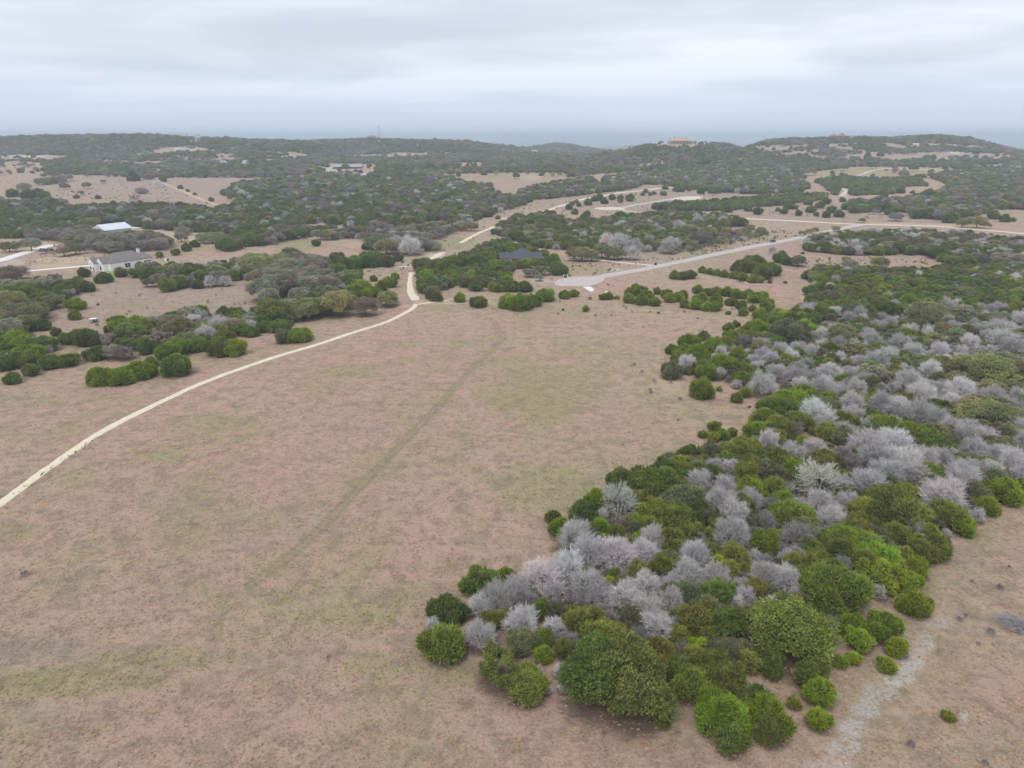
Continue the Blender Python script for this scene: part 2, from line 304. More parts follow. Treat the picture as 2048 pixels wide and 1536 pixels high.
def ground_mat():
    q = MT('dry_grassland'); P = q.n('ShaderNodeNewGeometry').outputs['Position']
    big = q.noise(P, 0.018, 5, 0.55, 0.4); mid = q.noise(P, 0.09, 5, 0.6); sm = q.noise(P, 0.55, 5, 0.65)
    fine = q.noise(q.scale(P, (1.0, 1.0, 1.0)), 2.6, 6, 0.7); vf = q.noise(P, 9.0, 4, 0.7)
    n1 = q.noise(q.scale(P, (1, 1, 1)), 0.25, 6, 0.62, 0.6)
    A = lambda s: q.attr(s).outputs['Fac']
    def edge(att, lo, hi, k=0.5, nz=mid):
        a = q.math('ADD', A(att), q.math('MULTIPLY', q.math('SUBTRACT', nz, 0.5), k)); return q.mr(a, lo, hi, 0, 1, 'SMOOTHSTEP')
    tan = (0.555, 0.405, 0.280, 1); pink = (0.565, 0.362, 0.285, 1); green = (0.365, 0.345, 0.150, 1); grey = (0.40, 0.315, 0.272, 1)
    c = q.mix(q.mr(n1, 0.38, 0.62), tan, (0.46, 0.36, 0.255, 1))
    c = q.mix(q.math('MULTIPLY', q.mr(big, 0.40, 0.58), 0.9), c, pink)
    c = q.mix(q.math('MULTIPLY', edge('pink', 0.1, 1.1, 1.3), 0.8), c, pink)
    c = q.mix(q.math('MULTIPLY', edge('grey', 0.1, 1.2, 1.5), 0.6), c, grey)
    c = q.mix(q.math('MULTIPLY', edge('green', 0.02, 1.05, 1.5), 0.75), c, green)
    c = q.mix(q.math('MULTIPLY', q.mr(q.noise(P, 0.03, 6, 0.66, 0.8), 0.51, 0.62), 0.45), c, green)
    c = q.mix(q.math('MULTIPLY', A('track'), 1.0), c, (0.30, 0.255, 0.13, 1))
    c = q.mix(q.math('MULTIPLY', q.mr(n1, 0.48, 0.62), 0.45), c, (0.26, 0.20, 0.15, 1))
    c = q.mix(q.math('MULTIPLY', q.mr(sm, 0.50, 0.66), 0.50), c, (0.21, 0.165, 0.125, 1))
    c = q.mix(q.math('MULTIPLY', q.mr(fine, 0.52, 0.68), 0.60), c, (0.19, 0.145, 0.11, 1))
    c = q.mix(q.math('MULTIPLY', q.mr(fine, 0.46, 0.34), 0.50), c, (0.58, 0.48, 0.36, 1))
    c = q.mix(q.math('MULTIPLY', q.mr(q.noise(P, 1.1, 3, 0.6, 1.0), 0.58, 0.68), 0.35), c, (0.47, 0.27, 0.17, 1))
    c = q.mix(edge('dirt', 0.25, 0.75, 0.45), c, (0.56, 0.43, 0.29, 1))
    pl = q.mr(q.math('ADD', q.math('MULTIPLY', A('pale'), 1.0), q.math('MULTIPLY', q.math('SUBTRACT', fine, 0.5), 2.8)), 0.52, 1.05)
    pl = q.math('MULTIPLY', pl, q.mr(A('pale'), 0.05, 0.3))
    c = q.mix(pl, c, q.mix(vf, (0.40, 0.36, 0.32, 1), (0.76, 0.71, 0.64, 1)))
    c = q.mix(q.math('MULTIPLY', edge('litter_shade', 0.25, 0.8, 0.6, sm), 0.9), c, q.mix(fine, (0.10, 0.072, 0.05, 1), (0.23, 0.165, 0.12, 1)))  # fallen-leaf brown, deepened to paint contact shade round the bases
    # the far country is mostly oak and cedar savanna too far to tell apart
    far = q.n('ShaderNodeSeparateXYZ'); q.set(far.inputs[0], P)
    fm = q.mr(far.outputs[1], 2200, 3200); fw = q.mr(q.noise(P, 0.0016, 5, 0.6), 0.40, 0.52)
    c = q.mix(q.math('MULTIPLY', fm, fw), c, (0.055, 0.075, 0.03, 1))
    h = q.math('ADD', q.math('MULTIPLY', fine, 1.0), q.math('MULTIPLY', vf, 0.35)); h = q.math('ADD', h, q.math('MULTIPLY', sm, 1.6))
    return q.finish(c, 0.95, 0.05, bump=h, bstr=0.9, bdist=0.35)
M_GROUND = ground_mat()

# ------------------------------------------------------------------ roads and trails as raised ribbons
def gravel(name, col, col2, sc_=1.2, edge=0.0):
    q = MT(name); P = q.n('ShaderNodeNewGeometry').outputs['Position']; a = q.noise(P, sc_, 5, 0.65); b = q.noise(P, sc_ * 9, 3, 0.7); d = q.noise(P, 0.12, 4, 0.6)
    c = q.mix(q.mr(a, 0.35, 0.65), (*col, 1), (*col2, 1)); c = q.mix(q.math('MULTIPLY', q.mr(b, 0.5, 0.7), 0.3), c, (*[v * 0.72 for v in col], 1))
    c = q.mix(q.math('MULTIPLY', q.mr(d, 0.45, 0.65), 0.25), c, (*[v * 0.8 for v in col2], 1))
    return q.finish(c, 0.95, 0.05, bump=b, bstr=0.5, bdist=0.04)
M_TRAIL = gravel('crushed_limestone', (0.76, 0.65, 0.46), (0.85, 0.76, 0.58))
M_ROAD = gravel('pale_chip_seal', (0.52, 0.465, 0.425), (0.62, 0.56, 0.52), 0.5)
M_DRIVE = gravel('caliche_drive', (0.66, 0.56, 0.45), (0.78, 0.70, 0.60))
M_CONC = gravel('white_concrete', (0.78, 0.76, 0.72), (0.88, 0.86, 0.82), 0.8)
M_DIRTRD = gravel('tan_dirt', (0.50, 0.37, 0.25), (0.62, 0.48, 0.33))
def spline(P, n):
    P = np.array(P, float); m = len(P); Q = np.vstack([2 * P[0] - P[1], P, 2 * P[-1] - P[-2]]); out_ = []
    for i in range(m - 1):
        p0, p1, p2, p3 = Q[i:i + 4]
        for k in range(n):
            t = k / n; out_.append(0.5 * ((2 * p1) + (-p0 + p2) * t + (2 * p0 - 5 * p1 + 4 * p2 - p3) * t * t + (-p0 + 3 * p1 - 3 * p2 + p3) * t ** 3))
    out_.append(P[-1]); return np.array(out_)
RIBBONS = []
def ribbon(name, pts, width, mat, lift=0.05, rag=0.12, seed=1, per=None):
    W = []
    for p in pts:
        c = cast(p[0], p[1])
        if c: W.append((c[0], c[1], p[2] if len(p) > 2 else width))
    L_ = sum(math.hypot(W[i + 1][0] - W[i][0], W[i + 1][1] - W[i][1]) for i in range(len(W) - 1))
    n = per or max(4, min(60, int(L_ / len(W) / 1.2)))
    S = spline(W, n); g = np.random.default_rng(seed); T = np.gradient(S[:, :2], axis=0); T /= np.linalg.norm(T, axis=1)[:, None] + 1e-9
    Nn = np.stack([-T[:, 1], T[:, 0]], 1); k = len(S)
    def rough():
        r = g.normal(0, 1, k); r = np.convolve(r, [.25, .5, .25], 'same') + 0.5 * np.convolve(g.normal(0, 1, k), np.ones(7) / 7, 'same') * 2; return r * rag
    wl = S[:, 2] / 2 + rough(); wr = S[:, 2] / 2 + rough()
    cols_ = []
    for f_, w_ in ((1.0, wl), (0.5, wl), (0.0, wl), (-0.5, wr), (-1.0, wr)):
        xy = S[:, :2] + Nn * (w_ * f_)[:, None]; z = terrain(xy[:, 0], xy[:, 1]) + lift + (0.02 if abs(f_) < 1 else 0.0); cols_.append(np.column_stack([xy, z]))
    # the edges drop into the soil, so the surfacing has a real thickness
    e1 = cols_[0].copy(); e1[:, :2] += Nn * 0.12; e1[:, 2] -= 0.3 + lift; e2 = cols_[-1].copy(); e2[:, :2] -= Nn * 0.12; e2[:, 2] -= 0.3 + lift
    cols_ = [e1] + cols_ + [e2]; m = len(cols_); V = np.stack(cols_, 1).reshape(-1, 3); idx = np.arange(k * m).reshape(k, m)
    F = np.stack([idx[:-1, :-1], idx[1:, :-1], idx[1:, 1:], idx[:-1, 1:]], -1).reshape(-1, 4)
    o = link(bpy.data.objects.new(name, mesh_np(name, V, F, mat, False))); tag(o, kind='structure')
    for i in range(0, k, 2): RIBBONS.append((S[i, 0], S[i, 1], S[i, 2] / 2))
    return o
def pad(name, poly, mat, lift=0.09, n=6, rag=0.15, seed=3, kind='structure'):
    W = [cast(*p)[:2] for p in poly]; W.append(W[0]); S = spline(W, n)[:-1]; g = np.random.default_rng(seed); S = S + g.normal(0, rag, S.shape)
    c = S.mean(0); rings = []
    for f_, dz in ((1.0, -0.3), (0.995, 0.0), (0.66, 0.0), (0.33, 0.0)):
        q = c + (S - c) * f_; rings.append(np.column_stack([q, terrain(q[:, 0], q[:, 1]) + lift + dz]))
    V = np.vstack(rings + [[[c[0], c[1], terrain(c[0], c[1]) + lift]]]); k = len(S); F = []
    for r_ in range(3):
        for i in range(k): j = (i + 1) % k; F.append((r_ * k + i, r_ * k + j, (r_ + 1) * k + j, (r_ + 1) * k + i))
    me = bpy.data.meshes.new(name); me.from_pydata([tuple(v) for v in V], [], F + [(3 * k + i, 3 * k + (i + 1) % k, 4 * k) for i in range(k)]); me.materials.append(mat)
    o = link(bpy.data.objects.new(name, me)); tag(o, kind=kind)
    rad = float(np.linalg.norm(S - c, axis=1).mean())
    RIBBONS.append((c[0], c[1], rad)); return o
ribbon('gravel_trail', [(-60, 1052), (0, 1008), (60, 963), (100, 934), (150, 899), (200, 866), (260, 834), (330, 800), (400, 768), (480, 738), (560, 711), (640, 687), (720, 661), (770, 645), (800, 631), (822, 619), (832, 608)], 2.1, M_TRAIL, seed=2)
ribbon('gravel_path', [(831, 601, 3.6), (827, 592, 4.0), (822, 582, 3.3), (820, 572, 2.6), (820, 562, 2.6), (821, 552, 2.6), (824, 545, 3.6)], 3.0, M_TRAIL, rag=0.3, seed=5)
ribbon('side_path', [(836, 609), (860, 605), (885, 602), (910, 597)], 1.2, M_TRAIL, lift=0.04, rag=0.35, seed=6)
ribbon('gravel_path', [(921, 486), (940, 475), (960, 465), (980, 457), (1000, 450)], 3.4, M_TRAIL, seed=7, rag=0.3)
ribbon('gravel_path', [(846, 524, 2), (866, 515, 4), (880, 508, 5), (888, 505, 2)], 4.5, M_TRAIL, seed=17, rag=0.7)
ribbon('gravel_path', [(780, 533, 1), (800, 533.5, 1.2), (822, 533, 1.2)], 1.2, M_TRAIL, seed=18, rag=0.3)
ribbon('gravel_road', [(1000, 437), (1024, 436.5), (1049, 432), (1089, 422), (1124, 411), (1164, 399), (1211, 391), (1236, 386), (1286, 381), (1324, 376), (1374, 374)], 4.2, M_TRAIL, lift=0.12, seed=8)
ribbon('paved_road', [(1195, 555), (1222, 549.5), (1260, 543), (1310, 533.5), (1360, 523.5), (1430, 508.5), (1500, 494), (1548, 485.5), (1600, 475.5), (1650, 464), (1690, 455.5), (1722, 449.5)], 6.6, M_ROAD, lift=0.10, rag=0.08, seed=9)
ribbon('paved_road', [(1420, 433), (1490, 437), (1536, 439.5), (1620, 443.5), (1690, 447.5), (1740, 449.5), (1800, 450.5), (1870, 452.5), (1930, 457), (1990, 462), (2060, 468)], 5.4, M_DRIVE, lift=0.13, rag=0.25, seed=10)
ribbon('paved_road', [(1200, 418), (1232, 417), (1270, 410), (1310, 403.5), (1345, 398), (1375, 396)], 6.0, M_ROAD, lift=0.13, rag=0.3, seed=11)
ribbon('dirt_spur', [(1236, 419), (1260, 422.5), (1284, 425.5)], 3.0, M_DRIVE, lift=0.1, rag=0.3, seed=12)
pad('road_end', [(1338, 399.5), (1360, 394), (1403, 393.5), (1392, 399.5), (1360, 400)], M_DRIVE, 0.16)
pad('road_end', [(1188, 416.5), (1210, 414.5), (1240, 415), (1250, 419), (1220, 420), (1195, 419)], M_DRIVE, 0.17)
pad('cul_de_sac', [(1108, 566), (1120, 559), (1145, 554.5), (1175, 553.5), (1200, 553), (1210, 556.5), (1203, 564), (1180, 571.5), (1150, 572.5), (1115, 571.5)], M_ROAD, 0.13)
pad('concrete_apron', [(1165, 574.5), (1180, 574), (1188, 579), (1185, 583), (1178, 582), (1170, 577)], M_CONC, 0.16, rag=0.05)
ribbon('driveway', [(1308, 531), (1274, 528), (1236, 524), (1199, 520), (1164, 519.5), (1131, 519)], 3.2, M_DRIVE, lift=0.07, rag=0.2, seed=13)
ribbon('driveway', [(12, 545), (65, 541), (125, 536), (170, 532), (206, 530)], 4.0, M_CONC, lift=0.07, rag=0.12, seed=14)
ribbon('white_road', [(-40, 530), (0, 521), (32, 511), (62, 502), (105, 489.5)], 7.0, M_CONC, lift=0.08, rag=0.2, seed=15)
ribbon('dirt_track', [(326, 366), (345, 374), (372, 385), (400, 397), (425, 407), (452, 418)], 5.5, M_DIRTRD, lift=0.15, rag=0.4, seed=16)
ribbon('dirt_track', [(1700, 356), (1760, 338.5), (1840, 339), (1900, 340.5), (1980, 341.5)], 4.0, M_DRIVE, lift=0.2, rag=0.4, seed=19)
ribbon('dirt_track', [(1800, 282), (1835, 288), (1870, 295), (1895, 303), (1920, 308)], 7, M_DRIVE, lift=0.5, rag=0.8, seed=20)
ribbon('dirt_track', [(1688, 378), (1692, 384), (1680, 392)], 5, M_DRIVE, lift=0.2, rag=0.5, seed=21)
# ------------------------------------------------------------------ trees: meshes made once, shared by the copies
def unit(v): return v / (np.linalg.norm(v, axis=-1, keepdims=True) + 1e-9)
def blades(P, D, ln, wd, g, k=1):
    """k thin pointed leaf sprays per point: one triangle each, random roll"""
    n = len(P); Vs = []; 
    for _ in range(k):
        d = unit(D + g.normal(0, 0.42, (n, 3))); s = unit(np.cross(d, g.normal(0, 1, (n, 3))))
        l_ = ln * g.uniform(0.6, 1.35, (n, 1)); w_ = wd * g.uniform(0.7, 1.3, (n, 1)) * 0.5
        b = P - d * l_ * 0.35
        Vs.append(np.stack([b - s * w_, b + s * w_, P + d * l_ * 0.65], 1))
    V = np.concatenate(Vs, 0).reshape(-1, 3); return V, np.arange(len(V)).reshape(-1, 3)
def ico(n=1):
    import bmesh
    bm = bmesh.new(); bmesh.ops.create_icosphere(bm, subdivisions=n, radius=1.0)
    V = np.array([v.co[:] for v in bm.verts]); F = np.array([[v.index for v in f.verts] for f in bm.faces]); bm.free(); return V, F
ICO1, ICO2 = ico(1), ico(2)
def tube(path, radii, sides=5):
    P = np.array(path, float); V = []; F = []
    for i, p in enumerate(P):
        t = unit((P[min(i + 1, len(P) - 1)] - P[max(i - 1, 0)])[None])[0]
        a = unit(np.cross(t, [0.31, 0.95, 0.12])[None])[0]; b = np.cross(t, a)
        for k in range(sides):
            an = 2 * math.pi * k / sides; V.append(p + (a * math.cos(an) + b * math.sin(an)) * radii[i])
    for i in range(len(P) - 1):
        for k in range(sides):
            j = (k + 1) % sides; a0, a1, b0, b1 = i * sides + k, i * sides + j, (i + 1) * sides + k, (i + 1) * sides + j
            F.append((a0, a1, b1)); F.append((a0, b1, b0))
    return np.array(V), np.array(F)
def cat(parts):
    Vs = []; Fs = []; o = 0
    for V, F in parts: Vs.append(V); Fs.append(F + o); o += len(V)
    return np.vstack(Vs), np.vstack(Fs)
def two_mat(me, nf0, m2):
    me.materials.append(m2); a = np.zeros(len(me.polygons), np.int32); a[nf0:] = 1; me.polygons.foreach_set('material_index', a)

def juniper_mesh(seed, R, n_spray, ln, wd, lobes=9, hf=1.65, pointed=0.3, core=True, trunk_joined=False, asym=0.0):
    g = np.random.default_rng(seed); H = hf * R; L_ = []
    L_.append((0, 0, H * 0.46, R * 0.72, H * 0.46))
    for i in range(lobes):
        a = 2 * math.pi * (i / lobes) + g.uniform(-.4, .4); rr = R * g.uniform(0.34, 0.78); zc_ = H * g.uniform(0.22, 0.66)
        lr = R * g.uniform(0.24, 0.44); L_.append((math.cos(a) * rr * (1 + asym), math.sin(a) * rr * (1 - asym), zc_, lr, lr * g.uniform(0.85, 1.25)))
    for i in range(max(2, lobes // 3)):
        a = g.uniform(0, 6.28); rr = R * g.uniform(0.0, 0.36); lr = R * g.uniform(0.20, 0.34); L_.append((math.cos(a) * rr, math.sin(a) * rr, H * g.uniform(0.70, 0.86), lr, lr * (1.0 + pointed)))
    A_ = np.array(L_); area = A_[:, 3] * (A_[:, 3] + A_[:, 4]); pk = area / area.sum()
    n = int(n_spray * 2.1); li = g.choice(len(A_), n, p=pk); d = unit(g.normal(0, 1, (n, 3)))
    q = A_[li]; bump_ = 1 + 0.15 * np.sin(d[:, 0] * 9 + q[:, 0] * 7) * np.sin(d[:, 1] * 8 + q[:, 2] * 5) + 0.08 * np.sin(d[:, 2] * 13 + q[:, 1] * 11)
    rad = g.uniform(0.74, 1.04, n) * bump_ * np.where(g.random(n) < 0.22, g.uniform(1.06, 1.24, n), 1.0)
    P = q[:, :3] + d * np.stack([q[:, 3], q[:, 3], q[:, 4]], 1) * rad[:, None]
    keep = P[:, 2] > 0.04 * H
    for j in range(len(A_)):
        e = np.sqrt(((P[:, 0] - A_[j, 0]) ** 2 + (P[:, 1] - A_[j, 1]) ** 2) / A_[j, 3] ** 2 + (P[:, 2] - A_[j, 2]) ** 2 / A_[j, 4] ** 2)
        keep &= (e > 0.80) | (li == j)
    P = P[keep][:n_spray]; d = d[keep][:n_spray]; li = li[keep][:n_spray]
    up = np.zeros_like(d); up[:, 2] = 1
    D = unit(d * 0.75 + up * 0.55)
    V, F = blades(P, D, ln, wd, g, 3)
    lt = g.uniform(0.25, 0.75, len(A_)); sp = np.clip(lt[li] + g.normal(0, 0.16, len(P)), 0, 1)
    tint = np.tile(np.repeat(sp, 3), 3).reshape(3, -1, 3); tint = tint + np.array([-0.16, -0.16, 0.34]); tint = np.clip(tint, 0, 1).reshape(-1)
    parts = [(V, F)]; nf = len(F)
    if core:
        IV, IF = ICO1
        for (a, b, c, r1_, r2_) in L_: parts.append((IV * np.array([r1_, r1_, r2_]) * 0.74 + np.array([a, b, max(c, r2_ * 0.75)]), IF))  # solid dark lobes added to stop light leaking through the crown
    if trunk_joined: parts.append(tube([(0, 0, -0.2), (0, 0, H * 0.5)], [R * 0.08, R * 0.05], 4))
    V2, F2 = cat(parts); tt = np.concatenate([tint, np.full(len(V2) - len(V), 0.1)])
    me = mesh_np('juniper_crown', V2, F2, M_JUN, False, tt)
    if len(F2) > nf: two_mat(me, nf, M_CORE_SHADE)
    return me
def juniper_trunk(seed, R, hf=1.65):
    g = np.random.default_rng(seed); ps = []
    for i in range(3):
        a = g.uniform(0, 6.28); h = R * hf * 0.6; ps.append(tube([(0.05 * math.cos(a), 0.05 * math.sin(a), -0.3), (0.15 * R * math.cos(a), 0.15 * R * math.sin(a), h * 0.5), (0.32 * R * math.cos(a + .4), 0.32 * R * math.sin(a + .4), h)], [0.07 * R, 0.05 * R, 0.02 * R], 5))
    return mesh_np('juniper_trunk', *cat(ps), M_BARK)

def limbs(g, R, H, targets, tr, sides=5, fork=0.3):
    """a trunk that forks into limbs reaching the given points"""
    ps = [tube([(0, 0, -0.4), (g.normal(0, .03) * R, g.normal(0, .03) * R, H * fork * 0.5), (0, 0, H * fork)], [tr * 1.35, tr, tr * 0.85], 7)]
    k = max(3, int(len(targets) / 7)); cl = targets[g.choice(len(targets), k, replace=False)]
    mids = []
    for c in cl:
        m = np.array([c[0] * 0.5, c[1] * 0.5, H * fork + (c[2] - H * fork) * 0.45]) + g.normal(0, 0.04 * R, 3); mids.append(m)
        ps.append(tube([(0, 0, H * fork * 0.9), m * [0.5, 0.5, 1] * 1.0 + [0, 0, -0.12 * (m[2] - H * fork)], m], [tr * 0.6, tr * 0.48, tr * 0.38], sides))
    mids = np.array(mids)
    for t in targets:
        i = int(np.argmin(((mids - t) ** 2).sum(1))); m = mids[i]; mm = (m + t) / 2 + g.normal(0, 0.04 * R, 3)
        ps.append(tube([m, mm, t], [tr * 0.3, tr * 0.18, tr * 0.07], 4))
    return cat(ps)
def oak_meshes(seed, R, clumps, per, leaf, H=None, sparse=0.0, name='oak', base=0.22, joined=False):
    g = np.random.default_rng(seed); H = H or R * 1.45; C_ = []; tries = 0
    while len(C_) < clumps and tries < clumps * 60:
        tries += 1; a = g.uniform(0, 6.28); zz = g.uniform(-0.55, 1.0); sh = g.uniform(0.62, 1.0) ** 0.6; rr = math.sqrt(max(0, 1 - zz * zz)) * sh
        zm = H * (base + 0.92) / 2; z = zm + zz * sh * H * (0.90 - base) / 2; wob = 1 + 0.17 * math.sin(2 * a + seed * 1.7) + 0.12 * math.sin(3 * a + seed) + 0.1 * math.sin(5 * a + seed * 2); z += 0.10 * H * math.sin(4 * a + seed) * rr
        p = np.array([math.cos(a) * rr * R * 0.84 * wob, math.sin(a) * rr * R * 0.84 * wob, z])
        if all(((p - c[:3]) ** 2).sum() > (0.21 * R) ** 2 for c in C_): C_.append(np.array([*p, R * g.uniform(0.16, 0.27)]))
    C_ = np.array(C_); n = len(C_) * per; li = np.repeat(np.arange(len(C_)), per); d = unit(g.normal(0, 1, (n, 3)) + [0, 0, 0.35])
    q = C_[li]; P = q[:, :3] + d * q[:, 3:4] * g.uniform(0.45, 1.08, (n, 1)) * np.array([1.1, 1.1, 0.72])
    V, F = blades(P, unit(d + [0, 0, 0.3]), leaf * 1.2, leaf, g, 1)
    lt = g.uniform(0.25, 0.8, len(C_)); sp = np.clip(lt[li] + g.normal(0, 0.16, n), 0, 1); tint = np.repeat(sp, 3)
    tr = R * 0.055
    LV, LF = limbs(g, R, H, C_[:, :3], tr)
    if joined:
        V2, F2 = cat([(V, F), (LV, LF)]); me = mesh_np(name + '_crown', V2, F2, M_OAK, False, np.concatenate([tint, np.full(len(LV), .4)])); two_mat(me, len(F), M_BARK); return me, None
    # fine twigs inside the crown, part of the crown
    TV, TF = blades(C_[np.repeat(np.arange(len(C_)), 10), :3], unit(g.normal(0, 1, (len(C_) * 10, 3))), R * 0.24, 0.05, g, 1)
    V2, F2 = cat([(V, F), (TV, TF)]); me = mesh_np(name + '_crown', V2, F2, M_OAK, False, np.concatenate([tint, np.full(len(TV), .3)])); two_mat(me, len(F), M_BARK)
    return me, mesh_np(name + '_trunk', LV, LF, M_BARK)

def bare_meshes(seed, R, levels=(7, 5, 5, 6), tw=0.03, H=None, joined=False, tall=False, spread=0.75, shell=0):
    """leafless tree: stems from the ground, forking again and again into fine grey twigs"""
    g = np.random.default_rng(seed); H = H or R * 1.6; stems = []; twigs_b = []; twigs_t = []; twigs_w = []
    n0, n1_, n2_, n3_ = levels
    def ell(d): return np.array([d[0] * R, d[1] * R, 0.30 * H + d[2] * 0.70 * H])
    for i in range(n0):
        a = 2 * math.pi * i / n0 + g.uniform(-.5, .5); b0 = np.array([math.cos(a), math.sin(a), 0]) * 0.05 * R; b0[2] = -0.2
        el = g.uniform(0.35, 1.35); d = np.array([math.cos(a) * math.cos(el), math.sin(a) * math.cos(el), math.sin(el)])
        tip = ell(d * g.uniform(0.5, 0.72)); w0 = R * (0.022 if tall else 0.016)
        mid = (b0 + tip) / 2 + np.array([0, 0, 0.06 * H]) + g.normal(0, .03 * R, 3); stems.append(tube([b0, mid, tip], [w0, w0 * 0.7, w0 * 0.35], 4))
        for j in range(n1_):
            t = g.uniform(0.35, 1.0); s = mid + (tip - mid) * (t - .35) / .65
            d1 = unit((d * 0.9 + g.normal(0, spread * 0.62, 3) + [0, 0, .22])[None])[0]; e1 = s + d1 * R * g.uniform(0.26, 0.46)
            # keep inside the dome
            q = (e1 - [0, 0, .3 * H]) / [R, R, .7 * H]; m_ = np.linalg.norm(q)
            if m_ > 0.9: e1 = np.array([0, 0, .3 * H]) + q / m_ * 0.9 * [R, R, .7 * H]
            e1[2] = max(e1[2], 0.08 * H); twigs_b.append(s); twigs_t.append(e1); twigs_w.append(w0 * 0.9)
            for k in range(n2_):
                t2 = g.uniform(0.3, 1.0); s2 = s + (e1 - s) * t2
                d2 = unit((d1 * 0.75 + g.normal(0, spread * 0.6, 3) + [0, 0, .25])[None])[0]; e2 = s2 + d2 * R * g.uniform(0.15, 0.30); twigs_b.append(s2); twigs_t.append(e2); twigs_w.append(tw * 1.3)
                for _ in range(n3_):
                    t3 = g.uniform(0.2, 1.0); s3 = s2 + (e2 - s2) * t3
                    d3 = unit((d2 * 0.8 + g.normal(0, spread * 0.5, 3) + [0, 0, .22])[None])[0]; twigs_b.append(s3); twigs_t.append(s3 + d3 * R * g.uniform(0.09, 0.22)); twigs_w.append(tw)
    B = np.array(twigs_b); T = np.array(twigs_t); Wd = np.array(twigs_w)[:, None]; d = unit(T - B); n = len(B)
    Vs = []
    s = unit(np.cross(d, g.normal(0, 1, (n, 3)))); s2 = np.cross(d, s)
    for ss in (s, s2): Vs.append(np.stack([B - ss * Wd * .5, B + ss * Wd * .5, T], 1))
    V = np.concatenate(Vs, 0).reshape(-1, 3); F = np.arange(len(V)).reshape(-1, 3)
    tint = np.tile(np.repeat(np.clip(g.normal(.5, .2, n), 0, 1), 3), 2)
    # the fringe of fine shoots that rounds the crown off
    if shell:
        dd = unit(g.normal(0, 1, (shell, 3)) + [0, 0, .45]); dd[:, 2] = np.abs(dd[:, 2]) * 1.0 - 0.18; dd = unit(dd)
        lob = 0.82 + 0.20 * np.sin(dd[:, 0] * 5 + seed) * np.sin(dd[:, 1] * 6 + seed * 2) + 0.10 * np.sin(dd[:, 2] * 11 + dd[:, 0] * 9) + 0.14 * (g.random(shell) < .1)
        P_ = dd * (lob * g.uniform(0.72, 1.0, shell))[:, None] * [R, R, .70 * H] + [0, 0, .30 * H]
        QV, QF = blades(P_, unit(dd + [0, 0, .35]), R * 0.26, tw * 0.95, g, 2); V = np.vstack([V, QV]); F = np.arange(len(V)).reshape(-1, 3)
        tint = np.concatenate([tint, np.tile(np.repeat(np.clip(g.normal(.6, .2, shell), 0, 1), 3), 2)])
    SV, SF = cat(stems)
    if joined:
        V2, F2 = cat([(V, F), (SV, SF)]); return mesh_np('bare_crown', V2, F2, M_TWIG, False, np.concatenate([tint, np.full(len(SV), .5)])), None
    return mesh_np('bare_crown', V, F, M_TWIG, False, tint), mesh_np('bare_trunk', SV, SF, M_TWIG, False, np.full(len(SV), 0.5))

# classes: (kind) -> list of levels of detail, each (crown radius of the mesh in metres, [(crown mesh, trunk mesh), ...])
LIB = {
 'juniper': [
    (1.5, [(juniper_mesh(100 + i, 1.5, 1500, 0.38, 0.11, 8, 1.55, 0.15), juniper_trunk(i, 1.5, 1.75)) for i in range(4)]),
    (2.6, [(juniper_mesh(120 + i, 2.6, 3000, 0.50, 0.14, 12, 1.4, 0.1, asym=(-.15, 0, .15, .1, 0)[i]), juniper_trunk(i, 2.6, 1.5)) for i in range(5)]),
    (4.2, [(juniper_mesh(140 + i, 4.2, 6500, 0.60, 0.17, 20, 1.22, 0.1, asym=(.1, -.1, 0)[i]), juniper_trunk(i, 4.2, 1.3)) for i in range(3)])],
 'oak': [
    (3.0, [oak_meshes(200 + i, 3.0, 34, 130, 0.22) for i in range(4)]),
    (5.5, [oak_meshes(220 + i, 5.5, 70, 160, 0.30) for i in range(5)]),
    (7.0, [oak_meshes(240 + i, 7.0, 230, 250, 0.25, H=(6.4, 7.2, 6.0)[i], base=0.02) for i in range(3)])],
 'bare': [
    (1.8, [bare_meshes(300 + i, 1.8, (7, 6, 6, 6), 0.028, shell=1100) for i in range(4)]),
    (3.0, [bare_meshes(320 + i, 3.0, (9, 7, 7, 6), 0.034, shell=2000) for i in range(7)]),
    (4.2, [bare_meshes(340 + i, 4.2, (5, 7, 7, 6), 0.05, H=7.5, tall=True, spread=0.9, shell=500) for i in range(2)])],
}
# small simple ones for trees a few pixels across
FAR = {
 'juniper': (2.6, [juniper_mesh(160 + i, 2.6, 520, 0.80, 0.30, 8, 1.3, 0.0, trunk_joined=True) for i in range(4)]),
 'oak': (4.0, [oak_meshes(260 + i, 4.0, 30, 32, 0.66, joined=True)[0] for i in range(4)]),
 'bare': (2.8, [bare_meshes(360 + i, 2.8, (6, 5, 4, 4), 0.10, joined=True, shell=350)[0] for i in range(4)]),
}
TONES = {
 'j': ('juniper', (0.178, 0.232, 0.048), 'dark green'), 'k': ('juniper', (0.235, 0.315, 0.032), 'bright green'), 'y': ('juniper', (0.324, 0.394, 0.032), 'yellow-green'),
 'm': ('juniper', (0.235, 0.265, 0.052), 'olive green'), 'h': ('juniper', (0.20, 0.215, 0.105), 'grey-green'),
 'G': ('oak', (0.205, 0.240, 0.055), 'deep green'), 'o': ('oak', (0.310, 0.310, 0.140), 'olive green'), 'p': ('oak', (0.380, 0.375, 0.140), 'yellow-olive'),
 'b': ('oak', (0.370, 0.335, 0.230), 'grey-brown'), 'r': ('oak', (0.36, 0.265, 0.185), 'rusty brown'),
 'g': ('bare', (0.640, 0.605, 0.600), 'leafless grey'), 'n': ('bare', (0.370, 0.302, 0.286), 'leafless brownish'), 'd': ('bare', (0.500, 0.500, 0.430), 'leafless pale'), 'x': ('bare', (0.36, 0.335, 0.33), 'leafless dark grey'),
}
HFAC = {'juniper': 0.80, 'oak': 0.70, 'bare': 0.80}   # height of the crown's middle over its radius
